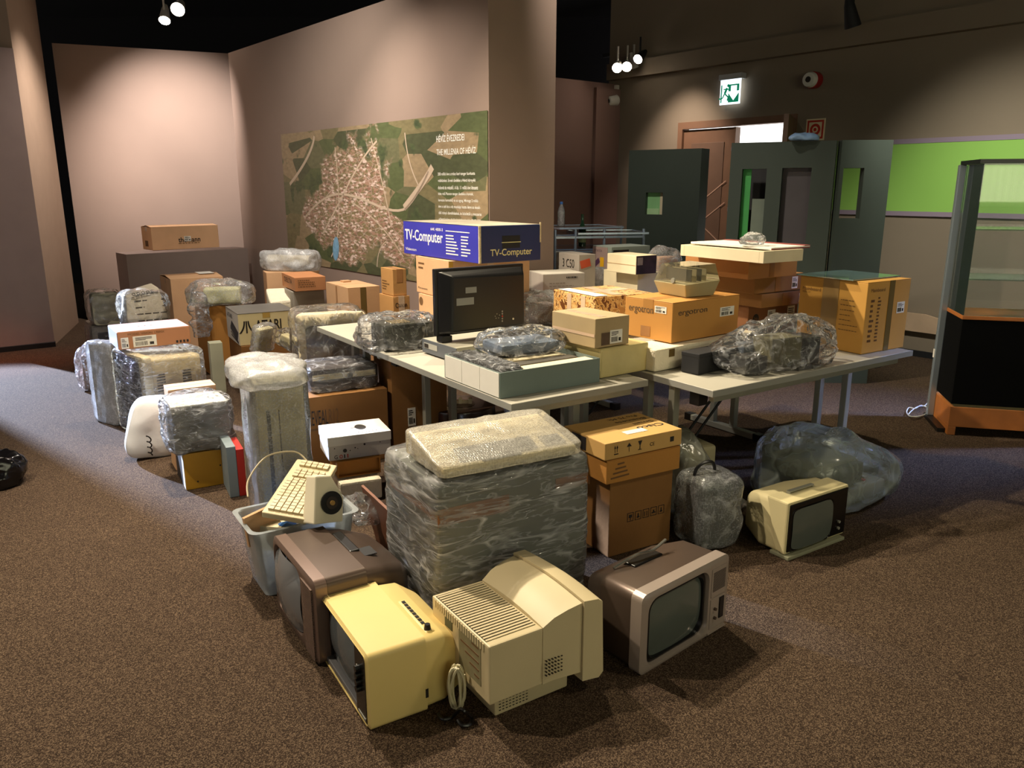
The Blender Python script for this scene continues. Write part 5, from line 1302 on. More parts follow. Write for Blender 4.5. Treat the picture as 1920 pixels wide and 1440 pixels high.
# back cartons
fb = fit((319, 524), (297, 508), (418, 512), zt=.80, H=.799, yaw=34)
t = carton('tall tan carton with open top flap behind the bubble-wrapped parcel', fb, KRAFT3, seam='x', warp=.02)
decal(t, fb, 'top', .62, .3, .3, .4, WHITE, 'white_sticker', lift=.022)
fb2 = fit((384, 576), (342, 545), (455, 566), zt=.62, H=.619, yaw=34, wr=.34, wl=.4)
t = carton('brown carton under the yellowish bubble-wrapped parcel', fb2, KRAFT2, tape=None)
t = root('bubble_parcel', 'yellowish block in a loose bubble bag on the brown carton behind the black-logo box', 'parcel', (fb2.near.x + fb2.e1.x * .17 + fb2.e2.x * .09, fb2.near.y + fb2.e1.y * .17 + fb2.e2.y * .09, fb2.zt + .002), R_(15))
MB().box(-.14, .17, -.1, .1, .012, .15).build('inner_block', mat('pale_yellow_foam', '#d3cf9c', .6, var=.05), t, bevel=.015)
wrap(t, .27, .15, .2, BUBC, 'bubble_bag', n=26, k=3.5, amp=.012, fr=8, seed=41, crump=.02, cf=6)
t2 = root('film_scrap', 'loose clear film hanging down the side of the brown carton', 'film', (fb2.near.x - .03, fb2.near.y - .05, .36), R_(10))
wrap(t2, .07, .025, .38, CLING, 'film_body', n=22, k=3, amp=.012, fr=12, seed=42, crump=.02, cf=10)
# ATARI box on base carton
fa = fit((450, 589), (404, 571), (552, 588), nb=(450, 649), zb=.40, yaw=30)
ta = lidbox('large cream computer box with black logo and printed picture side', fa, mat('cream_atari_card', '#dccf9f', .6, var=.03), mat('grey_black_lid', '#6b6862', .55, var=.1), lid=.004)
M, (sw_, sh_) = face(fa, 'front')
LF = M @ Matrix.Translation((0, 0, -.0018))
mb = MB(); mb.m = LF; cx_ = sw_ * .14; cy_ = sh_ * .38; hh_ = sh_ * .38
mb.box(cx_ - .006, cx_ + .006, cy_, cy_ + hh_, 0, .0006)
for sg in (-1, 1):
    prev = None
    for k in range(9):
        q = k / 8; x = sg * (.010 + .036 * q ** 2.4) ; y = cy_ + hh_ * (1 - q); wd_ = .011 + .006 * q
        cur = [(cx_ + x, y), (cx_ + x + sg * wd_, y)]
        if prev: mb.add([(*prev[0], .0006), (*prev[1], .0006), (*cur[1], .0006), (*cur[0], .0006)], [(0, 1, 2, 3)])
        prev = cur
mb.build('logo_mark', INK, ta)
text(ta, 'ATARI', LF @ Matrix.Translation((sw_ * .29, sh_ * .44, .0006)), sw_ * .46, INK, 'lettering', sh_ * .32, bold=.025)
text(ta, 'PROSYSTEM', LF @ Matrix.Translation((sw_ * .27, sh_ * .16, .0006)), sw_ * .25, INKB, 'lettering', sh_ * .08)
text(ta, '800', LF @ Matrix.Translation((sw_ * .78, sh_ * .2, .0006)), sw_ * .17, INKB, 'lettering', sh_ * .2)
mb = MB(); mb.m = LF; mb.box(sw_ * .43, sw_ * .56, sh_ * .82, sh_ * .985, -.0004, .0012); mb.build('tape', mat('yellowed_tape', '#b99a52', .3, var=0), ta)
M, (sw_, sh_) = face(fa, 'left'); LF = M @ Matrix.Translation((0, 0, -.0018))
mb = MB(); mb.m = LF; mb.box(.004, sw_ - .006, .004, sh_ - .006, -.0004, .0004); mb.build('white_side_print', mat('white_side_card', '#d8d2c6', .6, var=0), ta)
text(ta, 'ATARI', LF @ Matrix.Translation((sw_ * .12, sh_ * .72, .0008)), sw_ * .4, INK, 'lettering', sh_ * .15, bold=.02)
mb = MB(); mb.m = LF; mb.add([(sw_ * .3, sh_ * .42, .0006), (sw_ * .85, sh_ * .12, .0006), (sw_ * .95, sh_ * .4, .0006), (sw_ * .45, sh_ * .66, .0006)], [(0, 1, 2, 3)])
for k in range(3): mb.add([(sw_ * (.3 + .02 * k), sh_ * (.36 - .1 * k), .0006), (sw_ * .9, sh_ * (.06 - .02 * k), .0006), (sw_ * .92, sh_ * (.1 - .02 * k), .0006), (sw_ * (.32 + .02 * k), sh_ * (.41 - .1 * k), .0006)], [(0, 1, 2, 3)])
mb.build('computer_picture', mat('dark_grey_print', '#38363a', .6, var=.1), ta)
fa0 = fit((452, 650), (383, 628), (552, 648), zt=.397, H=.396, yaw=30)
carton('wide brown carton serving as base under the black-logo box', fa0, KRAFT4, tape=None)
fa1 = fit((398, 640), (383, 634), (420, 637), zt=.5, H=.499, yaw=14, wl=.12)
fa1.c = (fa0.near.x - .24, fa0.near.y + .08, fa1.c[2])
t = root('green_white_box', 'slim pale green box standing beside the carton under the black-logo box', 'box', fa1.c, fa1.yaw); MB().box(-.05, .05, -.06, .06, .001, .42).build('box_body', mat('pale_sage_card', '#b7b79c', .6), t, bevel=.003)
# leaning bubble slab
t = root('bubble_wrapped_slab', 'narrow slab in bubble wrap leaning against the black-logo box', 'parcel', P(505, 655, .42) + Vector((-.03, -.1, 0)), R_(0), rot=(R_(0), R_(16), R_(-30)))
MB().box(-.025, .025, -.07, .07, .006, .2).build('slab_core', mat('pale_straw_core', '#c9c19a', .6), t, bevel=.01)
wrap(t, .04, .09, .23, BUBC, 'bubble_wrap', n=22, k=6, amp=.008, fr=8, seed=45)
t = root('film_wrapped_bar', 'long bar in clear film sloping down from the leaning slab', 'parcel', P(560, 660, .45) + Vector((0, 0, 0)), R_(-25), rot=(0, R_(18), R_(-22)))
MB().box(-.16, .18, -.04, .04, .006, .09).build('bar_core', mat('tan_core', '#b9ad82', .6), t, bevel=.01)
wrap(t, .2, .06, .12, CLEAR, 'film_wrap', n=20, k=5, amp=.008, fr=9, seed=46, crump=.006, cf=8)
# film CRT behind
ff = fit((556, 592), (549, 584), (685, 590), zt=.80, H=.42, yaw=3, wl=.4)
ff.c = (ff.c[0], ff.c[1], .38)
t, w, d, h = tv_place('filmed_crt_monitor', 'cream CRT monitor in plastic film with grey screen facing the camera', ff, 'front', cat='monitor')
mb = MB(); ring(mb, w, h, .02, 0, h * .46, w * .78, h * .72, .03, 0, .05, h * .5, lip=.02); mb.build('front_frame', OFFW, t, smooth=True)
mb = MB(); loft(mb, [(.05, 0, h * .5, w * .98, h * .98, .03), (d, 0, h * .5, w * .8, h * .8, .04)]); mb.build('rear_shell', OFFW, t, smooth=True)
mb = MB(); screen(mb, 0, h * .46, w * .77, h * .71, .022, .015); mb.build('screen', mat('rosy_grey_screen', '#7a7268', .15, var=.2, vs=4, coat=.3), t, smooth=True)
wrap(t, w / 2 + .01, d / 2 + .01, h + .01, CLEAR, n=26, k=10, amp=.007, fr=6, seed=47, loc=(0, d / 2, 0), crump=.005, cf=5)
fsup = fit((560, 640), (550, 630), (690, 640), zt=.376, H=.375, yaw=3, wl=.42)
fsup.c = (ff.c[0], ff.c[1] + .0, .001); fsup.wr, fsup.wl = ff.wr * .95, ff.wl * .95
carton('carton hidden beneath the filmed cream CRT monitor', fsup, KRAFT4, tape=None)
# foam, DELTA, roll
fD0 = fit((552, 546), (519, 535), (610, 544), zt=.77, H=.769, yaw=28)
fD0.wl = .34
t = root('grey_foam_stack', 'tall grey foam block carrying the flat orange carton', 'packaging', (fD0.c[0], fD0.c[1], .001), fD0.yaw)
MB().box(-.14, .14, -.16, .16, 0, .765).build('foam_body', mat('grey_foam', '#a29a8c', .8, var=.06), t, bevel=.01)
fD = fit((552, 521), (521, 512), (610, 519), zt=.895, H=.12, yaw=28)
fD0.c = (fD.c[0], fD.c[1], .001)
bpy.data.objects['grey_foam_stack'].location = (fD.c[0], fD.c[1], .001)
bpy.data.objects['grey_foam_stack'].rotation_euler.z = fD.yaw
t = carton('flat orange carton with thin black lettering, on the grey foam block', fD, mat('orange_tan_cardboard', '#bf8254', .7, var=.04), tape=None, flaps=False)
ftext(t, fD, 'left', 'DELTA', .2, .45, .6, .35, INK); smalltext(t, fD, 'front', .1, .75, .6, 4, .15, INKB, seed=4)
t = root('bubble_roll', 'pale rolled bubble wrap bundle lying beneath the map poster', 'roll', P(532, 512, .86) + Vector((-.0, .25, 0)), R_(-12))
MB().cyl((-.22, 0, .09), (.22, 0, .09), .06, 18).build('roll_core', OFFW, t)
mb = MB(); vs, fs = shell(.28, .1, .19, n=24, k=5, amp=.012, fr=8, seed=51, crump=.01, cf=7); mb.add(vs, fs); mb.build('bubble_wrap', BUB, t, smooth=True)
fR = fit((500, 520), (490, 516), (575, 518), zt=.858, H=.857, yaw=-12, wl=.25); fR.c = (t.location.x, t.location.y, .001); fR.wr = .5
carton('tall carton under the rolled bubble wrap bundle', fR, KRAFT3, tape=None)
fF = fit((530, 556), (507, 540), (568, 553), zt=.70, H=.16, yaw=14, wl=.3)
t = root('white_foam_cover', 'curved white foam packing cover in front of the flat orange carton', 'packaging', fF.c, fF.yaw); a, b = fF.wr / 2 + .05, fF.wl / 2
mb = MB(); mb.add([(-a, -b, 0), (a, -b, 0), (a, b, 0), (-a, b, 0), (-a, -b, .13), (a, -b, .15), (a, -b * .2, .17), (a, b, .22), (-a, b, .22), (-a, -b * .2, .15)], [(0, 3, 2, 1), (0, 1, 5, 4), (1, 2, 7, 6, 5), (2, 3, 8, 7), (3, 0, 4, 9, 8), (4, 5, 6, 9), (9, 6, 7, 8)]); mb.build('foam_body', STY, t, bevel=.02)
fF.c = (fF.c[0] - .02, fF.c[1] - .14, fF.c[2]); t.location = fF.c
fF2 = fit((530, 575), (507, 562), (572, 575), zt=.54, H=.539, yaw=14, wl=.3); fF2.c = (fF.c[0], fF.c[1], .001); carton('brown carton under the curved white foam cover', fF2, KRAFT3, tape=None)
# open carton
fo = fit((652, 540), (608, 527), (712, 532), zt=.87, H=.869, yaw=33)
t = root('cardboard_box', 'sunlit square carton with taped sides left of the small boxes', 'box', fo.c, fo.yaw); a, b, h = fo.wr / 2, fo.wl / 2, fo.h
t['label'] = 'square carton with brightly lit top and tan tape down both sides'
MB().box(-a, a, -b, b, .001, h - .006).build('body', KRAFT3, t, bevel=.003)
for sg in (-1, 1): MB().box(-a, a, *sorted((sg * .004, sg * b)), h - .0055, h - .001).build('flap', KRAFT3, t)
MB().box(-a * .2, a * .3, b * .5, b * .8, h - .0005, h + .012).build('loose_card', KRAFT3, t)
decal(t, fo, 'front', .38, .5, .18, .495, TAPED, 'tape'); decal(t, fo, 'left', .46, .5, .06, .49, TAPE, 'tape')
# small stack
fC = fit((737, 557), (710, 549), (768, 554), zt=.84, H=.839, yaw=33, wl=.26)
t = carton('tan toner carton with bold black lettering below the small taped carton', fC, KRAFT, seam='y', tape=TAPEC, drop=.2)
ftext(t, fC, 'front', 'Canon', .12, .9, .7, .045, INK, bold=.01); ftext(t, fC, 'front', 'C-EXV 11', .12, .815, .75, .035, INK)
fC2 = fit((740, 515), (713, 508), (767, 511), zt=fC.zt + .205, H=.203, yaw=33, wl=.22)
fC2.c = (fC.c[0], fC.c[1], fC2.c[2])
t = carton('small taped tan carton on top of the toner carton', fC2, KRAFT, seam='y', tape=TAPE, drop=.1)
smalltext(t, fC2, 'left', .1, .5, .6, 4, .1, INKB, seed=8)

# ================================================================ table: big carton stack, TV-Computer box, monitor back
fs0 = fit((843, 566), (766, 550), (990, 545), nb=(843, 617), zb=.741, yaw=32)
fs0.wr = .58
t = carton('pale carton with dark round print, bottom of the stack behind the black monitor back', fs0, KRAFT3, seam='y', tape=TAPEC, drop=.12)
M, (sw_, sh_) = face(fs0, 'left'); mb = MB(); mb.m = M @ Matrix.Translation((0, 0, .001))
mb.cyl((sw_ * .08, sh_ * .72, 0), (sw_ * .08, sh_ * .72, .0006), .03, 20); mb.build('round_print', INKB, t)
decal(t, fs0, 'left', .4, .0, .14, .3, INK, 'dark_hole'); barlabel(t, fs0, 'left', .8, .04, .15, .25)
fs1_ = fit((841, 490), (765, 481), (993, 484), zt=1.178, H=1.178 - fs0.zt - .002, yaw=32)
t = carton('pale carton with shipping symbols directly under the worn blue box', fs1_, KRAFT3, seam='y', tape=TAPEC, drop=.2)
ftext(t, fs1_, 'left', 'Panasonic', .06, .12, .3, .05, INK); smalltext(t, fs1_, 'left', .08, .8, .2, 2, .12, INKB)
decal(t, fs1_, 'front', .0, .0, .05, .98, mat('yellow_tape_strip', '#c99b2c', .4, var=0), 'yellow_tape')
ftv = fit((897, 424), (748, 413), (1014, 417), nb=(899, 495), zb=1.181, yaw=35, wl=1.02)
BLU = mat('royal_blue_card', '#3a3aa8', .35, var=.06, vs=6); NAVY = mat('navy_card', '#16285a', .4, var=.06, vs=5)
t = root('computer_box', 'worn blue box with big white lettering on top of the carton stack', 'box', ftv.c, ftv.yaw); a, b, h = ftv.wr / 2, ftv.wl / 2, ftv.h
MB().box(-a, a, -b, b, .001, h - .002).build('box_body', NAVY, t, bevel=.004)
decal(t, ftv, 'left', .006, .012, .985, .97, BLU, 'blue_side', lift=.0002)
decal(t, ftv, 'top', .003, .004, .994, .99, mat('scuffed_cream_top', '#a39a86', .6, var=.3, vs=5), 'lid_top', lift=-.001)
MB().box(-a - .0025, -a + .012, -b - .0025, -b + .006, .002, h).box(a - .008, a + .002, -b - .002, -b + .004, h * .5, h + .012).build('worn_edge', mat('torn_cream_board', '#cfc09a', .8, var=.3, vs=40), t)
WP = mat('bright_white_print', '#f4f2ea', .5, var=0); YP = mat('pale_yellow_print', '#d9d29a', .5, var=0)
ftext(t, ftv, 'left', 'TV-Computer', .03, .34, .53, .42, WP, bold=.012, lift=.0022)
ftext(t, ftv, 'left', '64K 4000-3', .4, .78, .16, .08, WP, lift=.0022)
ftext(t, ftv, 'left', 'Videoton', .03, .12, .16, .08, WP, lift=.0022)
for u, w_, s_ in ((.6, .16, 3), (.79, .11, 5)): smalltext(t, ftv, 'left', u, .66, w_, 7, .085, WP, seed=s_, gap=.1)
smalltext(t, ftv, 'left', .6, .79, .3, 1, .06, WP, seed=2, gap=.05)
for o in t.children:
    if o.name.startswith('printed_lines'): o.location.x = -.0012
ftext(t, ftv, 'front', 'TV-Computer', .17, .13, .68, .24, YP, bold=.012, lift=.0018)
MB().box(-a * .28, a * .3, -b - .0016, -b - .0002, h * .38, h * .72).build('handle_hole', mat('near_black_hole', '#080a10', .6, var=0), t)
MB().box(-a * .3, a * .32, -b - .004, -b - .0017, h * .53, h * .55).build('handle_rim', YP, t)
# VCR, monitor back
fvc = fit((848, 664), (789, 638), (905, 640), nb=(848, 688), zb=.741, yaw=36, wl=.36, wr=.42)
fvc.c = (fvc.c[0] + .02, fvc.c[1] + .07, .741); fvc.h = .085
t = root('video_recorder', 'flat grey video recorder under the black monitor back', 'recorder', fvc.c, fvc.yaw); a, b, h = fvc.wr / 2, fvc.wl / 2, fvc.h
MB().box(-a, a, -b, b, .006, h).build('case', mat('pale_grey_metal_case', '#a8a493', .5, metal=.2, var=.05), t, bevel=.003)
MB().box(-a - .004, -a, -b, b, .008, h - .002).build('front_fascia', mat('blue_grey_fascia', '#5a6068', .4, var=.05), t, bevel=.002)
decal(t, fvc, 'left', .06, .42, .4, .36, mat('pale_display_strip', '#a9a9a2', .4, var=0), 'display_strip', lift=.0045)
decal(t, fvc, 'left', .08, .46, .12, .26, INK, 'display_print', lift=.006)
fl_ = fit((824, 506), (818, 505), (988, 496), nb=(824, 640), zb=.84, yaw=35, wl=.06)
zb = .741 + .085 + .003
t = root('flat_screen_monitor', 'black flat-screen television seen from the back on the video recorder', 'monitor', (fl_.c[0], fl_.c[1], zb), fl_.yaw); a, h = fl_.wr / 2, fl_.zt - zb
MB().box(-a, a, .005, .035, .03, h).build('screen_frame', BLACK, t, bevel=.006)
mb = MB(); mb.add([(-a * .96, .005, .04), (a * .98, .005, .04), (a * .98, .005, h * .97), (-a * .96, .005, h * .97), (-a * .78, -.05, .05), (a * .9, -.05, .05), (a * .88, -.05, h * .88), (-a * .74, -.05, h * .9)], [(0, 1, 2, 3), (4, 7, 6, 5), (0, 4, 5, 1), (1, 5, 6, 2), (2, 6, 7, 3), (3, 7, 4, 0)]); mb.build('rear_cover', BLACK, t, bevel=.012)
GL_ = mat('grey_sticker', '#8a8a86', .5, var=.03)
for x0, x1, z0_, z1_ in ((-.46, -.22, .66, .74), (-.66, -.28, .5, .6)): MB().box(x0 * a, x1 * a, -.0515, -.0502, h * z0_, h * z1_).build('sticker', GL_, t)
MB().box(.93 * a, .98 * a, -.003, .0048, h * .5, h * .64).build('edge_sticker', GL_, t)
mb = MB()
for k in range(5): mb.cyl((.36 * a, -.053, h * (.36 - .035 * k)), (.36 * a, -.0502, h * (.36 - .035 * k)), .005, 10)
for k, (x, z) in enumerate(((.2, .3), (.22, .27), (.24, .33), (.28, .27), (.3, .31))): mb.cyl((x * a, -.0515, h * z), (x * a, -.0502, h * z), .003, 8)
stuffpart(mb.build('rear_sockets', mat('silver_sockets', '#9b958c', .4, var=.2), t))
MB().cyl((.36 * a, -.0535, h * .29), (.36 * a, -.053, h * .29), .005, 10).build('red_socket', RED, t)
MB().cyl((.62 * a, -.053, h * .235), (.62 * a, -.0502, h * .235), .006, 12).build('aerial_socket', mat('bright_socket', '#cfcfca', .3, metal=.8, var=0), t)
MB().box(-.95 * a, -.72 * a, -.03, .03, .0, .035).box(.35 * a, .6 * a, -.03, .03, 0, .035).build('monitor_foot', BLACK, t, bevel=.004)
stuffpart(slats(-.2 * a, .7 * a, -.0508, -.0502, h * .16, h * .165, 1, 'x', 1).build('rear_groove', mat('dull_black_groove', '#2a2828', .5, var=0), t))

# grey crate tray with binders, film-wrapped gadget
fy_ = fit((940, 700), (820, 668), (1125, 668), nb=(938, 748), zb=.7415, yaw=34)
CR = mat('grey_green_crate', '#6f7d78', .5, var=.06, vs=5); t = root('grey_crate', 'open grey-green crate with white panelled end at the table corner', 'crate', fy_.c, fy_.yaw)
a, b, h = fy_.wr / 2, fy_.wl / 2, fy_.h
MB().box(-a, a, -b, b, 0, .006).build('crate_base', CR, t)
MB().box(-a, a, -b, -b + .006, .006, h).build('crate_side', CR, t); MB().box(-a, a, b - .006, b, .006, h).build('crate_side', CR, t)
MB().box(a - .006, a, -b + .006, b - .006, .006, h).build('crate_end', CR, t); MB().box(-a, -a + .006, -b + .006, b - .006, .006, h).build('crate_end', CR, t)
for k in range(3):
    y0 = -b + .008 + k * (2 * b - .016) / 3; y1 = y0 + (2 * b - .016) / 3 - .003
    MB().box(-a - .003, -a - .0002, y0, y1, .004, h - .003).build('white_panel', WHITE, t)
for k in range(3):
    q = root('ring_binder', ['black binder in clear film in the crate, nearest the white end', 'second filmed binder in the crate', 'cream folder stack under the filmed device in the crate'][k], 'binder', (0, 0, 0), fy_.yaw)
    x0, x1 = ((-a + .012, -a + .07), (-a + .075, -a + .13), (-a + .14, a - .012))[k]
    ctr = Vector((*fy_.c[:2], 0)) + Vector((*fy_.e1, 0)) * (x0 + x1) / 2; q.location = (ctr.x, ctr.y, fy_.zb + .008); hw = (x1 - x0) / 2
    if k < 2:
        MB().box(-hw, hw, -b + .012, b - .012, 0, h - .012 + .006 * k).build('binder_body', BLACKM if k == 0 else mat('dark_blue_grey_board', '#3c4046', .5), q, bevel=.003)
        mb = MB(); rnd = random.Random(k)
        for j in range(26): y = -b + .02 + j * (2 * b - .04) / 26; mb.box(-hw * .7, hw * .8, y, y + .006, h - .0115 + .006 * k, h - .003 + .006 * k + rnd.uniform(0, .006))
        stuffpart(mb.build('metal_clips', mat('mixed_metal_clips', '#8f8d8a', .3, metal=.6, var=.5, vs=60), q))
        vs, fs = shell(hw + .01, b - .011, h + .004, n=20, k=8, amp=.004, fr=20, seed=60 + k, crump=.005, cf=16); MB().add([(max(-hw - .003, min(hw + .002, v.x)), v.y, v.z) for v in vs], fs).build('film_wrap', CLING, q, smooth=True)
    else:
        MB().box(-hw, hw, -b + .012, b - .012, 0, h - .03).build('paper_stack', OFFW, q, bevel=.002)
        for j in range(4): MB().box(-hw + .01, hw - .03 * j - .01, -b + .014 + j * .09, -b + .085 + j * .09, h - .0295, h - .012).build('folder_edge', (OFFW, mat('dark_folder', '#4a453c', .5), OFFW, MATS['dark_folder'])[j], q, bevel=.002)
gx = P(975, 660, fy_.zt + .0)
t = root('film_wrapped_device', 'blue-grey device in crumpled shiny film on top of the crate', 'device', (gx.x, gx.y + .03, fy_.zt + .003), R_(28))
MB().box(-.16, .17, -.11, .11, .004, .055).build('device_body', mat('slate_blue_plastic', '#5d6a7c', .4, var=.1), t, bevel=.02)
wrap(t, .21, .15, .095, CLEAR, n=28, k=3.2, amp=.008, fr=12, seed=63, crump=.012, cf=10)
# shoe carton and yellowed wrapped box
f1 = fit((1125, 655), (1040, 640), (1217, 643), nb=(1125, 711), zb=.7415, yaw=36)
t = root('wrapped_cream_box', 'yellowish wrapped box under the worn beige shoe carton', 'box', f1.c, f1.yaw); a, b, h = f1.wr / 2, f1.wl / 2, f1.h
MB().box(-a, a, -b, b, .001, h).build('box_body', mat('yellowed_wrapping', '#cdbd84', .35, var=.12, vs=6, bump=.2, bs=20), t, bevel=.012)
f2 = fit((1124, 600), (1029, 577), (1188, 590), zt=f1.zt + .148, H=.145, yaw=36); f2.wl = .33
t = carton('worn beige shoe carton with barcode label on the yellowish wrapped box', f2, mat('dull_beige_card', '#ab9670', .7, var=.06), tape=None, flaps=False)
decal(t, f2, 'front', .18, .08, .24, .42, mat('brown_photo_print', '#5a4533', .5, var=.2, vs=30), 'photo_label'); barlabel(t, f2, 'front', .43, .1, .36, .46, seed=11)
decal(t, f2, 'left', .02, .38, .97, .1, mat('pinkish_peeled_strip', '#c9ad92', .6, var=.05), 'peeled_edge'); decal(t, f2, 'top', .25, .1, .2, .8, TAPEC, 'tape', lift=.0)
# animal print box
f3 = fit((1116, 558), (1038, 546), (1226, 541), zt=1.0, H=.258, yaw=30)
am = bpy.data.materials.new('animal_print_paper'); am.use_nodes = True; nt2 = am.node_tree; b2 = nt2.nodes['Principled BSDF']; b2.inputs['Roughness'].default_value = .35
vv = nt2.nodes.new('ShaderNodeTexNoise'); vv.inputs['Scale'].default_value = 24; vv.inputs['Distortion'].default_value = 1.5; tcc = nt2.nodes.new('ShaderNodeTexCoord'); rr = nt2.nodes.new('ShaderNodeValToRGB'); rr.color_ramp.interpolation = 'CONSTANT'
rr.color_ramp.elements[0].color = (*hexc('#c08a4a'), 1); rr.color_ramp.elements[1].color = (*hexc('#6b3d1c'), 1); rr.color_ramp.elements[1].position = .56; e_ = rr.color_ramp.elements.new(.44); e_.color = (*hexc('#dcb476'), 1)
nt2.links.new(tcc.outputs['Object'], vv.inputs['Vector']); nt2.links.new(vv.outputs['Fac'], rr.inputs[0]); nt2.links.new(rr.outputs[0], b2.inputs['Base Color'])
t = root('gift_wrapped_box', 'box in brown animal-print paper with glossy tape behind the shoe carton', 'box', f3.c, f3.yaw); a, b, h = f3.wr / 2, f3.wl / 2, f3.h
MB().box(-a, a, -b, b, .001, h).build('box_body', am, t, bevel=.006)
decal(t, f3, 'top', .06, .42, .88, .2, TAPEC, 'tape', ang=4); decal(t, f3, 'top', .4, .05, .16, .9, TAPEC, 'tape', ang=-8, lift=.0024); decal(t, f3, 'top', .03, .03, .2, .9, WHITE, 'pale_paper_patch', lift=.004)
for u in (.35, .68): decal(t, f3, 'left', u, .5, .1, .48, TAPEC, 'tape')
# ergotron group
f4 = fit((1262, 645), (1218, 640), (1400, 610), nb=(1255, 693), zb=.7415, yaw=38, wl=.2); f4.wr = .86
t = root('styrofoam_case', 'long white styrofoam packing under the large orange-tan carton', 'packaging', f4.c, f4.yaw); a, b, h = f4.wr / 2, f4.wl / 2, f4.h; h = .115
MB().box(-a, a, -b, b, .001, h).build('foam_body', STY, t, bevel=.012); MB().box(-a - .001, -a - .0002 + .001, -b * .2, b * .7, .0, h * .6).build('shaded_foam_patch', mat('shaded_foam', '#cdbf9f', .8), t)  # flat patch in a darker foam tone, shade of a hollow put into colour
decal(t, Fit() if False else f4, 'front', .12, .5, .05, .3, TAPED, 'tape', lift=.0005)
nb4 = f4.near
f5 = fit((1262, 568), (1173, 555), (1387, 548), zt=.8585 + .215, H=.212, yaw=38)
t = carton('large orange-tan carton with the same grey word on two sides', f5, mat('orange_tan_smooth_card', '#c48c45', .65, var=.04, vs=4), seam='x', tape=mat('tan_tape', '#b07f45', .35, var=0), drop=.07, tape_w=.07)
LT = mat('grey_brown_print', '#5a4a38', .6, var=0)
ftext(t, f5, 'left', 'ergotron', .09, .6, .52, .2, LT, lift=.0025); ftext(t, f5, 'front', 'ergotron', .08, .62, .42, .16, LT, lift=.0025)
barlabel(t, f5, 'left', .64, .7, .24, .17, seed=14); barlabel(t, f5, 'front', .7, .48, .22, .24, seed=15); decal(t, f5, 'left', .36, .06, .2, .26, TAPE, 'tape')
f6 = Fit(); f6.yaw = R_(36)
bb = P(1290, 703, .7415)
t = root('black_long_box', 'long matt black box lying in front of the white styrofoam', 'box', (bb.x + .235, bb.y + .215, .7415), R_(40))
MB().box(-.29, .29, -.055, .055, .001, .105).build('box_body', BLACKM, t, bevel=.006); MB().box(-.291, .29, -.056, .056, .085, .107).build('lid', BLACKM, t, bevel=.004)
# floppy disk case
fb_ = fit((1279, 540), (1224, 515), (1356, 512), nb=(1279, 559), zb=f5.zt + .003, yaw=32)
pc = P(1262, 556, f5.zt + .003)
n0 = P(1279, 559, f5.zt + .003)
t = root('diskette_case', 'beige diskette storage case with smoky clear lid on the large orange-tan carton', 'case', (n0.x + .055, n0.y + .165, f5.zt + .003), R_(30))
DB = mat('khaki_beige_plastic', '#a89c74', .45, var=.04); wx, wy = .24, .26
mb = MB(); mb.add([(-.10, -.11, 0), (.10, -.11, 0), (.10, .11, 0), (-.10, .11, 0), (-.125, -.13, .07), (.125, -.13, .085), (.125, .13, .085), (-.125, .13, .07)], [(0, 3, 2, 1), (4, 5, 6, 7), (0, 1, 5, 4), (1, 2, 6, 5), (2, 3, 7, 6), (3, 0, 4, 7)])
mb.build('case_base', DB, t, bevel=.005)
mb = MB(); mb.add([(-.12, -.125, .074), (.122, -.125, .087), (.122, .125, .087), (-.12, .125, .074), (-.095, -.10, .165), (.11, -.10, .17), (.11, .10, .17), (-.095, .10, .165)], [(4, 5, 6, 7), (0, 1, 5, 4), (1, 2, 6, 5), (2, 3, 7, 6), (3, 0, 4, 7)])
SMK = film('smoky_lid', base=.22, crease=0, scale=2, rough=.05, bump=0, tint=(.5, .44, .3)); mb.build('clear_lid', SMK, t)
for k in range(4): MB().box(-.06 + k * .035, -.056 + k * .035, -.1, .1, .08, .145).build('divider_card', (mat('dark_divider', '#3a3a32', .5), DB)[k % 2], t)
MB().cyl((-.12, -.03, .085), (-.128, -.03, .085), .014, 14).build('lock', STEEL, t)
# right-hand stack
fH = fit((1400, 575), (1386, 570), (1497, 565), nb=(1400, 632), zb=.7415, yaw=35, wl=.42)
fH.c = (fH.c[0], fH.c[1], .7415)
t = carton('dark brown carton with round black logo and labels, bottom of the right stack', fH, mat('dark_brown_card', '#7d4f2a', .7, var=.06), tape=None)
M, (sw_, sh_) = face(fH, 'front'); mb = MB(); mb.m = M @ Matrix.Translation((0, 0, .0008)); mb.cyl((sw_ * .15, sh_ * .58, 0), (sw_ * .15, sh_ * .58, .0006), .028, 22); mb.build('round_logo', INK, t)
text(t, 'hp', M @ Matrix.Translation((sw_ * .15 - .016, sh_ * .58 - .012, .0018)), .032, MATS['dark_brown_card'], 'lettering')
barlabel(t, fH, 'front', .38, .3, .15, .5, seed=21); barlabel(t, fH, 'front', .78, .25, .15, .6, seed=22)
zz = fH.zt + .003; NX = 1402.5
labs = ('thin brown carton with label, second from bottom of the right stack', 'thin brown carton with label, third from bottom of the right stack', 'shallow tan carton, directly under the white frames of the right stack')
for k, (yt, lx) in enumerate(((549, 1352), (518, 1310), (488, 1262))):
    hgt = (.088, .108, .115)[k]
    ff_ = fit((1405, yt), (lx, yt - 10), (1496, yt - 8), zt=zz + hgt, H=hgt - .003, yaw=33)
    if k < 2: ff_.wl = .5 if k else .42
    t = carton(labs[k], ff_, (KRAFT4, KRAFT4, mat('caramel_card', '#a5703a', .7, var=.05))[k], tape=None, flaps=False, group=None)
    if k < 2: barlabel(t, ff_, 'front', .76, .12, .12, .7, seed=30 + k)
    decal(t, ff_, 'front', .42, .05, .1, .9, mat('slightly_shiny_tape', '#8a5a30', .3, var=0), 'tape')
    zz += hgt
fW = fit((1416, 470), (1263, 458), (1490, 468), zt=zz + .07, H=.066, yaw=33); fW.wl = .62
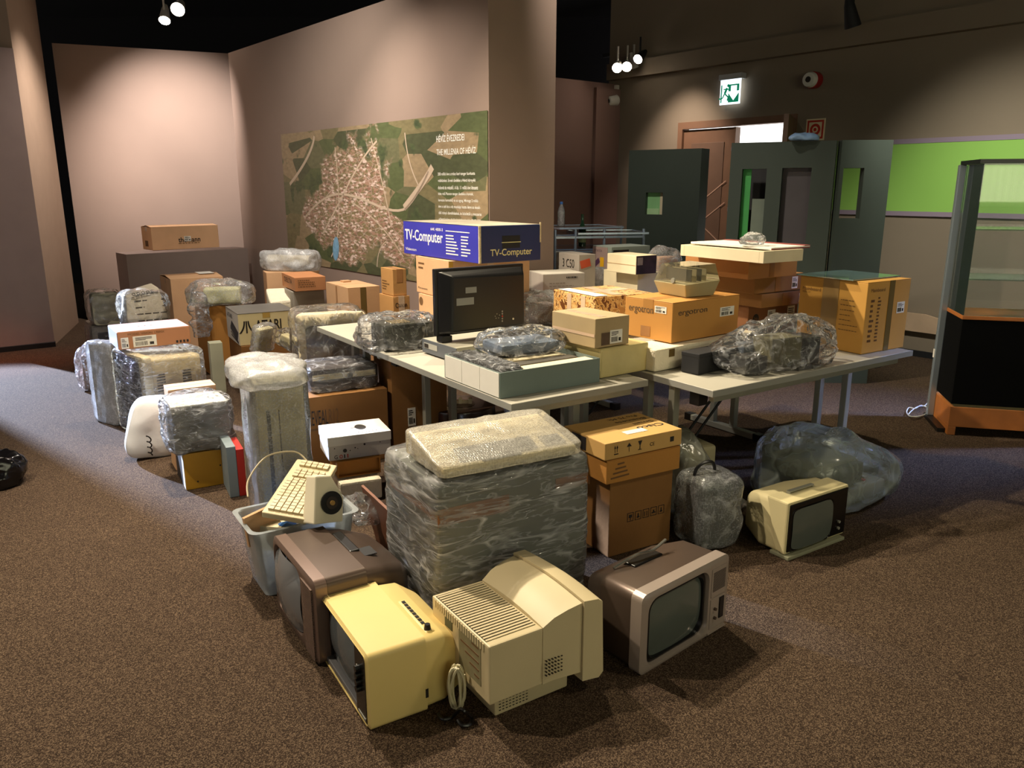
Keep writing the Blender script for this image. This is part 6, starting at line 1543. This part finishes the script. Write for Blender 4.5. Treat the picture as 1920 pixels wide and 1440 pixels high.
t = root('white_frame_panel', 'thick cream white framed panel on top of the right carton stack', 'panel', fW.c, fW.yaw); a, b, h = fW.wr / 2, fW.wl / 2, fW.h
MB().box(-a, a, -b, -b + .03, .001, h).box(-a, a, b - .03, b, .001, h).box(-a, -a + .03, -b + .03, b - .03, .001, h).box(a - .03, a, -b + .03, b - .03, .001, h).build('frame', OFFW, t, bevel=.002)
MB().box(-a + .03, a - .03, -b + .03, b - .03, .02, .03).build('panel_board', OFFW, t)
zz = fW.zt + .002
t = root('white_top_board', 'thin white board with dark red edge lying topmost on the right stack', 'board', (fW.c[0] + .07, fW.c[1] + .05, zz), fW.yaw)
MB().box(-a, a, -b + .02, b, .0, .012).build('board_body', WHITE, t, bevel=.001); MB().box(a - .05, a + .001, -b + .019, b, .012, .016).box(-a, a, -b + .0185, -b + .0198, .0, .006).build('red_edge', mat('dull_red_edge', '#8a4a44', .6), t)
t = root('film_tuft', 'small tuft of clear film on the topmost white board', 'film', P(1410, 458, zz + .02) * 1, 0); t.location.z = zz + .018
wrap(t, .05, .04, .05, CLING, 'film_body', n=14, k=2.5, amp=.01, fr=22, seed=66, crump=.01, cf=20)
# mainboard carton with glass sheet
f7 = fit((1614, 530), (1502, 517), (1709, 520), nb=(1614, 665), zb=.7415, yaw=32)
t = carton('big ochre carton with printed lists and wide grey tape at the right table end', f7, mat('ochre_card', '#c29040', .7, var=.05, vs=4), tape=None, warp=.0)
decal(t, f7, 'left', .36, .0, .24, 1.0, mat('wide_grey_tape', '#94774a', .35, var=.04), 'tape'); decal(t, f7, 'front', .5, .0, .12, 1.0, TAPED, 'tape')
ftext(t, f7, 'left', 'Mainboard', .05, .8, .28, .045, INKB); ftext(t, f7, 'left', 'M201 LF', .05, .76, .12, .025, INKB); smalltext(t, f7, 'left', .64, .72, .28, 7, .07, INKB, seed=41, hh=.14)
ftext(t, f7, 'front', 'Mainboard', .08, .86, .32, .05, INKB); smalltext(t, f7, 'front', .1, .72, .1, 9, .07, INKB, seed=42, hh=.5); smalltext(t, f7, 'front', .26, .76, .08, 13, .05, INKB, seed=43, hh=.5); barlabel(t, f7, 'front', .72, .52, .18, .16, seed=44)
t = root('glass_sheet', 'greenish glass sheet lying on the big ochre carton', 'glass', (f7.c[0] - .0, f7.c[1] + .03, f7.zt + .003), f7.yaw)
MB().box(-.24, .2, -.17, .21, 0, .006).build('sheet', mat('grey_green_sheet_glass', '#5f7b78', .06, var=.1, spec=.8, coat=.6), t)
# crumpled plastic bag with electronics at table edge
bc = P(1440, 690, .742)
t = root('electronics_bag', 'crumpled clear plastic bag of dark electronics hanging over the table edge', 'bag', (bc.x + .03, bc.y + .02, .7425), R_(25))
for k, (x, y, sx_, sy_, sz_, m_) in enumerate(((-.2, -.04, .14, .12, .09, 'charcoal_module'), (.0, -.02, .2, .14, .17, 'olive_module'), (.2, .02, .14, .14, .15, 'charcoal_module'), (-.1, .08, .12, .07, .13, 'grey_blue_module'))):
    MB().box(x - sx_ / 2, x + sx_ / 2, y - sy_ / 2, y + sy_ / 2, .006, sz_).build('electronic_module', mat(m_, {'c': '#2c2b28', 'o': '#5a563f', 'g': '#4b525c'}[m_[0]], .5, var=.2, vs=20), t, bevel=.008)
mb = MB(); vs, fs = shell(.34, .16, .24, n=44, k=2.8, amp=.012, fr=11, seed=70, crump=.028, cf=7)
mb.add([(v.x, v.y, max(.003, v.z * (.62 + .38 * max(0, min(1, (v.x + .3) / .3))))) for v in vs], fs); mb.build('clear_bag', CLEAR, t, smooth=True)
hk = P(1470, 700, .7)
mb = MB(); vs, fs = shell(.07, .02, .14, n=16, k=3, amp=.01, fr=14, seed=71, crump=.016, cf=10, flat=False)
fo_ = Vector((hk.x, hk.y)) - TV * .06
mb.m = t.matrix_basis.inverted() @ Matrix.Translation((fo_.x, fo_.y, .66)) @ Matrix.Rotation(TY, 4, 'Z'); mb.add(vs, fs); mb.build('hanging_corner', CLING, t, smooth=True)
# wrapped dark device on far table corner
dc = P(742, 652, .742)
t = root('filmed_dark_printer', 'dark boxy device in crinkled film at the left table corner', 'device', (dc.x + .02, dc.y + .02, .7425), R_(30))
MB().box(-.13, .18, -.1, .12, .006, .15).build('device_body', mat('olive_black_plastic', '#2a2a20', .35, var=.15), t, bevel=.012)
stuffpart(slats(-.06, .06, -.06, .06, .15, .153, 6, 'x', .4).build('top_slots', mat('warm_metal_slots', '#8d7a55', .4, var=0), t))
wrap(t, .22, .15, .185, CLEAR, n=34, k=4, amp=.01, fr=11, seed=74, crump=.014, cf=8)
t2 = root('film_bunch', 'bunched shiny clear film spilling at the left table corner', 'film', P(708, 645, .742) + Vector((-.01, .0, 0)), R_(20))
wrap(t2, .1, .1, .15, CLING, 'film_body', n=26, k=2.6, amp=.012, fr=16, seed=75, crump=.02, cf=12)

# second row behind: printers and boxes
fg1 = fit((1003, 515), (975, 505), (1097, 506), nb=(1018, 543), zb=.91, yaw=20, wl=.3); 
t = root('grey_printer_box', 'long flat grey carton lying in front of the orange-labelled box', 'box', (fg1.c[0], fg1.c[1], .742), fg1.yaw); a, b, h = fg1.wr / 2, fg1.wl / 2, fg1.zt - .742
MB().box(-a, a, -b, b, .001, h).build('box_body', GREYB, t, bevel=.003); fg1.h = h
decal(t, fg1, 'top', .01, .02, .98, .96, mat('pale_lid_card', '#b9b3a6', .6), 'lid'); smalltext(t, fg1, 'front', .55, .88, .35, 1, .1, INK, seed=50); smalltext(t, fg1, 'front', .15, .75, .6, 5, .08, MATS['grey_brown_print'], seed=51, hh=.15)
fg2 = fit((1086, 478), (1043, 473), (1117, 475), zt=1.135, H=.39, yaw=28)
t = root('printer_box', 'grey box with black lettering and orange label behind the flat grey carton', 'box', (fg2.c[0], fg2.c[1], .745), fg2.yaw); a, b, h = fg2.wr / 2, fg2.wl / 2, fg2.h
MB().box(-a, a, -b, b, .001, h).build('box_body', GREYB, t, bevel=.003)
ftext(t, fg2, 'left', '3 C50', .3, .72, .5, .17, INK); decal(t, fg2, 'front', .08, .74, .6, .16, mat('orange_label', '#c5502f', .5, var=0), 'orange_label', ang=12); decal(t, fg2, 'left', .38, .42, .34, .13, INK, 'handle_hole')
fg3 = fit((1147, 463), (1112, 460), (1219, 456), zt=1.17, H=.42, yaw=30)
t = root('games_box', 'blue-grey carton with purple printed end and yellow tag', 'box', (fg3.c[0], fg3.c[1], .748), fg3.yaw); a, b, h = fg3.wr / 2, fg3.wl / 2, fg3.h
MB().box(-a, a, -b, b, .001, h).build('box_body', mat('blue_grey_printed_card', '#8b948a', .6), t, bevel=.003)
decal(t, fg3, 'left', .0, .02, .8, .96, mat('mauve_print', '#9d857e', .6, var=.05), 'printed_end'); ftext(t, fg3, 'left', 'INTRATION', .1, .88, .4, .05, mat('purple_ink', '#4a2c48', .6, var=0), lift=.0024)
decal(t, fg3, 'left', .42, .58, .2, .2, mat('yellow_tag_card', '#e0a81c', .5, var=0), 'yellow_tag', lift=.003); decal(t, fg3, 'left', .1, .62, .3, .1, MATS['purple_ink'], 'diagonal_stripe', ang=35, lift=.0026); decal(t, fg3, 'front', .04, .84, .4, .1, INK, 'dark_print')
fg5 = fit((1196, 513), (1132, 510), (1240, 507), zt=1.012, H=.27, yaw=34)
t = root('cream_lower_box', 'plain cream carton under the cream box with dark picture end', 'box', (fg5.c[0], fg5.c[1], .742), fg5.yaw); MB().box(-fg5.wr / 2, fg5.wr / 2, -fg5.wl / 2, fg5.wl / 2, .001, .27).build('box_body', OFFW, t, bevel=.004)
fg4 = fit((1193, 480), (1139, 477), (1232, 477), zt=1.155, H=.14, yaw=34)
t = root('cream_game_box', 'cream box with dark picture on its end, by the disk case', 'box', fg4.c, fg4.yaw); a, b, h = fg4.wr / 2, fg4.wl / 2, fg4.h
MB().box(-a, a, -b, b, .001, h).build('box_body', OFFW, t, bevel=.004); decal(t, fg4, 'front', .02, .02, .96, .96, mat('dark_purple_picture', '#3a2733', .5, var=.5, vs=14), 'picture_end'); decal(t, fg4, 'front', .06, .5, .25, .4, mat('light_picture_spot', '#a89a94', .5, var=.2, vs=20), 'picture_patch', lift=.002)
decal(t, fg4, 'left', .0, .48, .98, .02, KRAFT, 'lid_seam')
t = root('bubble_pouch', 'small grey-green bubble pouch between the orange-labelled box and cream box', 'pouch', P(1122, 528, .9) * 1); t.location.z = .745
wrap(t, .07, .06, .27, BUB, 'pouch_body', n=16, k=4, amp=.006, fr=9, seed=80)
t = root('bubble_bundle', 'rosy bubble-wrapped bundle beside the white framed panel', 'bundle', P(1244, 505, 1.0) * 1, R_(20)); t.location.z = .745
MB().box(-.08, .1, -.06, .06, .004, .36).build('bundle_core', mat('peach_core', '#c7a083', .6), t, bevel=.01); wrap(t, .12, .08, .43, BUBC, 'bubble_wrap', n=20, k=5, amp=.01, fr=8, seed=81, crump=.01, cf=7)
t = root('pink_folder', 'dull pink board sloping between column and gift-wrapped box', 'board', P(1005, 560, .86) + Vector((.0, .1, 0)), R_(0), rot=(R_(-6), R_(8), R_(20)))
MB().box(-.18, .2, -.14, .14, 0, .01).build('board_body', mat('dull_pink_board', '#8f6258', .6), t, bevel=.002)
t = root('pouch_heap', 'translucent bubble bag beside the black monitor back on the table', 'bag', P(1008, 608, .742) + Vector((.03, .06, 0)), R_(25))
MB().box(-.08, .08, -.06, .06, .004, .14).build('bag_core', mat('rose_grey_core', '#8f7f7c', .6), t, bevel=.02); wrap(t, .13, .1, .2, BUBC, 'bubble_wrap', n=20, k=4, amp=.01, fr=10, seed=83, crump=.014, cf=9)

# ================================================================ under the left table
fu = fit((733, 690), (706, 668), (830, 670), nb=(733, 852), zb=0, yaw=30); fu.h = .66; fu.wl = .3
t = carton('tall brown carton with barcode standing under the left table', fu, KRAFT4, tape=None); barlabel(t, fu, 'front', .27, .28, .14, .18, seed=60); ftext(t, fu, 'front', 'THORN', .08, .84, .25, .06, INKB)
fu2 = fit((761, 772), (729, 753), (800, 756), zt=.235, H=.234, yaw=30, wl=.3)
carton('low ochre carton with pale tape at the foot of the tall carton', fu2, KRAFT2, seam='x', tape=TAPEC)
cc_ = P(843, 757, .25)
t = root('round_brown_drum', 'round brown tape carousel drum under the left table', 'drum', (cc_.x + .07, cc_.y, 0))
DR = mat('brown_smoky_plastic', '#33241c', .25, var=.1, coat=.3)
MB().cyl((0, 0, .002), (0, 0, .25), .235, 48).build('drum_body', DR, t, smooth=True, bevel=.012)
MB().cyl((0, 0, .2505), (0, 0, .253), .1, 32).build('drum_hub', mat('lighter_brown_hub', '#5a4334', .4, var=.1), t)
MB().box(-.07, .07, -.012, .012, .2535, .275).box(-.08, -.055, -.02, .02, .2535, .29).box(-.01, .012, -.02, .02, .2535, .29).box(.055, .08, -.02, .02, .2535, .29).build('drum_clip', OFFW, t, bevel=.002)

# ================================================================ left back: plinth and thomann carton
fpn = fit((236, 477), (219, 473), (464, 463), zt=.95, H=.949, yaw=42, wl=.35)
t = root('display_plinth', 'low mauve-grey display plinth below the spotlit wall', 'plinth', fpn.c, fpn.yaw)
PM = mat('mauve_grey_paint', '#94827b', .8, var=.03); fpn.wl = .36
t.location = (fpn.near.x + fpn.e1.x * fpn.wr / 2 + fpn.e2.x * .18, fpn.near.y + fpn.e1.y * fpn.wr / 2 + fpn.e2.y * .18, 0)
MB().box(-fpn.wr / 2, fpn.wr / 2, -.18, .18, .03, .95).build('plinth_body', PM, t, bevel=.003); MB().box(-fpn.wr / 2 + .02, fpn.wr / 2 - .02, -.16, .16, .001, .03).build('plinth_foot', BLACKM, t)
fth = fit((287, 426), (263, 423), (408, 420), nb=(287, 470), zb=.952, yaw=44, wl=.3)
t = carton('long tan carton with bold black lettering standing on the plinth', fth, mat('light_tan_card', '#dcb086', .7, var=.05), seam='x', tape=TAPEC, warp=.015, drop=.05)
ftext(t, fth, 'front', 'thomann', .38, .3, .33, .22, INK, bold=.02); smalltext(t, fth, 'front', .38, .24, .34, 1, .08, INKB); barlabel(t, fth, 'front', .47, .34, .1, .22, seed=70); decal(t, fth, 'left', .3, .15, .3, .25, INKB, 'dark_print')
t = root('black_small_box', 'small black box behind the long tan carton on the plinth', 'box', (fth.near.x - .01, fth.near.y + .12, .952), fth.yaw); MB().box(-.03, .03, -.05, .05, 0, .16).build('box_body', BLACKM, t, bevel=.003)

# ================================================================ metal rack with glass at the back
rc = P(1108, 440, 1.22); RX = R_(12)
t = root('steel_rack', 'steel trolley rack with glass sheets at the back beside the dark panel', 'rack', (rc.x, rc.y + .1, 0), RX)
RS = mat('bright_blue_steel', '#b9cbe0', .25, metal=.7, var=0); a, b = .42, .3
for x in (-a, -a * .55, a * .1, a):
    for y in ((-b,) if abs(x) < a else (-b, b)): MB().cyl((x, y, .001), (x, y, 1.28), .012, 10).build('rack_post', RS, t)
for z in (1.07, 1.2): MB().box(-a, a, -b - .01, -b + .01, z, z + .02).build('rack_rail', RS, t); MB().box(-a - .01, -a + .01, -b, b, z, z + .02).build('rack_rail', RS, t)
GS = mat('pale_blue_glass', '#86a6c8', .06, var=.05, alpha=.6, coat=.5)
for z in (1.095, 1.225): MB().box(-a + .02, a - .02, -b + .02, b, z, z + .008).build('glass_sheet', GS, t)
for k, (x, y, rz, z) in enumerate(((-.1, 0, 10, 1.2805), (.15, -.05, -4, 1.2345))):
    q = root('framed_panel', ('slim dark framed glass panel lying highest on the steel rack', 'wider grey framed panel lying lower on the steel rack')[k], 'panel', (rc.x + x, rc.y + .1 + y, z), R_(rz) + RX)
    MB().box(-.32, .32, -.25, .25, 0, .012).build('panel_sheet', mat('smoky_panel_glass', '#6f6a68', .15, coat=.3), q); MB().box(-.33, .33, -.26, -.25, 0, .016).box(-.33, .33, .25, .26, 0, .016).box(-.33, -.32, -.25, .25, 0, .016).box(.32, .33, -.25, .25, 0, .016).build('panel_frame', RS, q)
bp_ = P(1052, 424, 1.297)
t = root('water_bottle', 'clear plastic water bottle with blue cap on the steel rack', 'bottle', (bp_.x, bp_.y, 1.297))


def lathe(prof, n=20):
    vs = []; fs = []
    for r_, z in prof:
        for i in range(n): q = 2 * pi * i / n; vs.append((r_ * cos(q), r_ * sin(q), z))
    for j in range(len(prof) - 1):
        for i in range(n): fs.append((j * n + i, j * n + (i + 1) % n, (j + 1) * n + (i + 1) % n, (j + 1) * n + i))
    fs += [tuple(range(n)), tuple(range((len(prof) - 1) * n, len(prof) * n))]
    return MB().add(vs, fs)


lathe([(.03, 0), (.034, .01), (.034, .06), (.031, .07), (.034, .08), (.034, .13), (.028, .16), (.014, .19), (.013, .2)]).build('bottle_body', film('bottle_plastic', base=.3, crease=.3, scale=10, rough=.05, bump=.2), t, smooth=True)
lathe([(.015, .2), (.015, .218), (.012, .222)]).build('bottle_cap', mat('blue_cap', '#3f74c0', .4, var=0), t)
bp_ = P(1091, 462, 1.104)
t = root('wine_bottle', 'green glass bottle with pale label standing by the steel rack', 'bottle', (bp_.x, bp_.y, 1.104))
lathe([(.036, 0), (.037, .02), (.037, .16), (.015, .22), (.014, .28), (.015, .3)]).build('bottle_body', mat('dark_green_glass', '#1e3a28', .1, var=0, coat=.5), t, smooth=True)
lathe([(.0376, .04), (.0376, .13)]).build('bottle_label', mat('pale_green_label', '#b9bf8a', .5, var=0), t)
# dark carton behind games box
fq = fit((1110, 452), (1098, 450), (1165, 448), zt=1.22, H=.46, yaw=28, wl=.15)
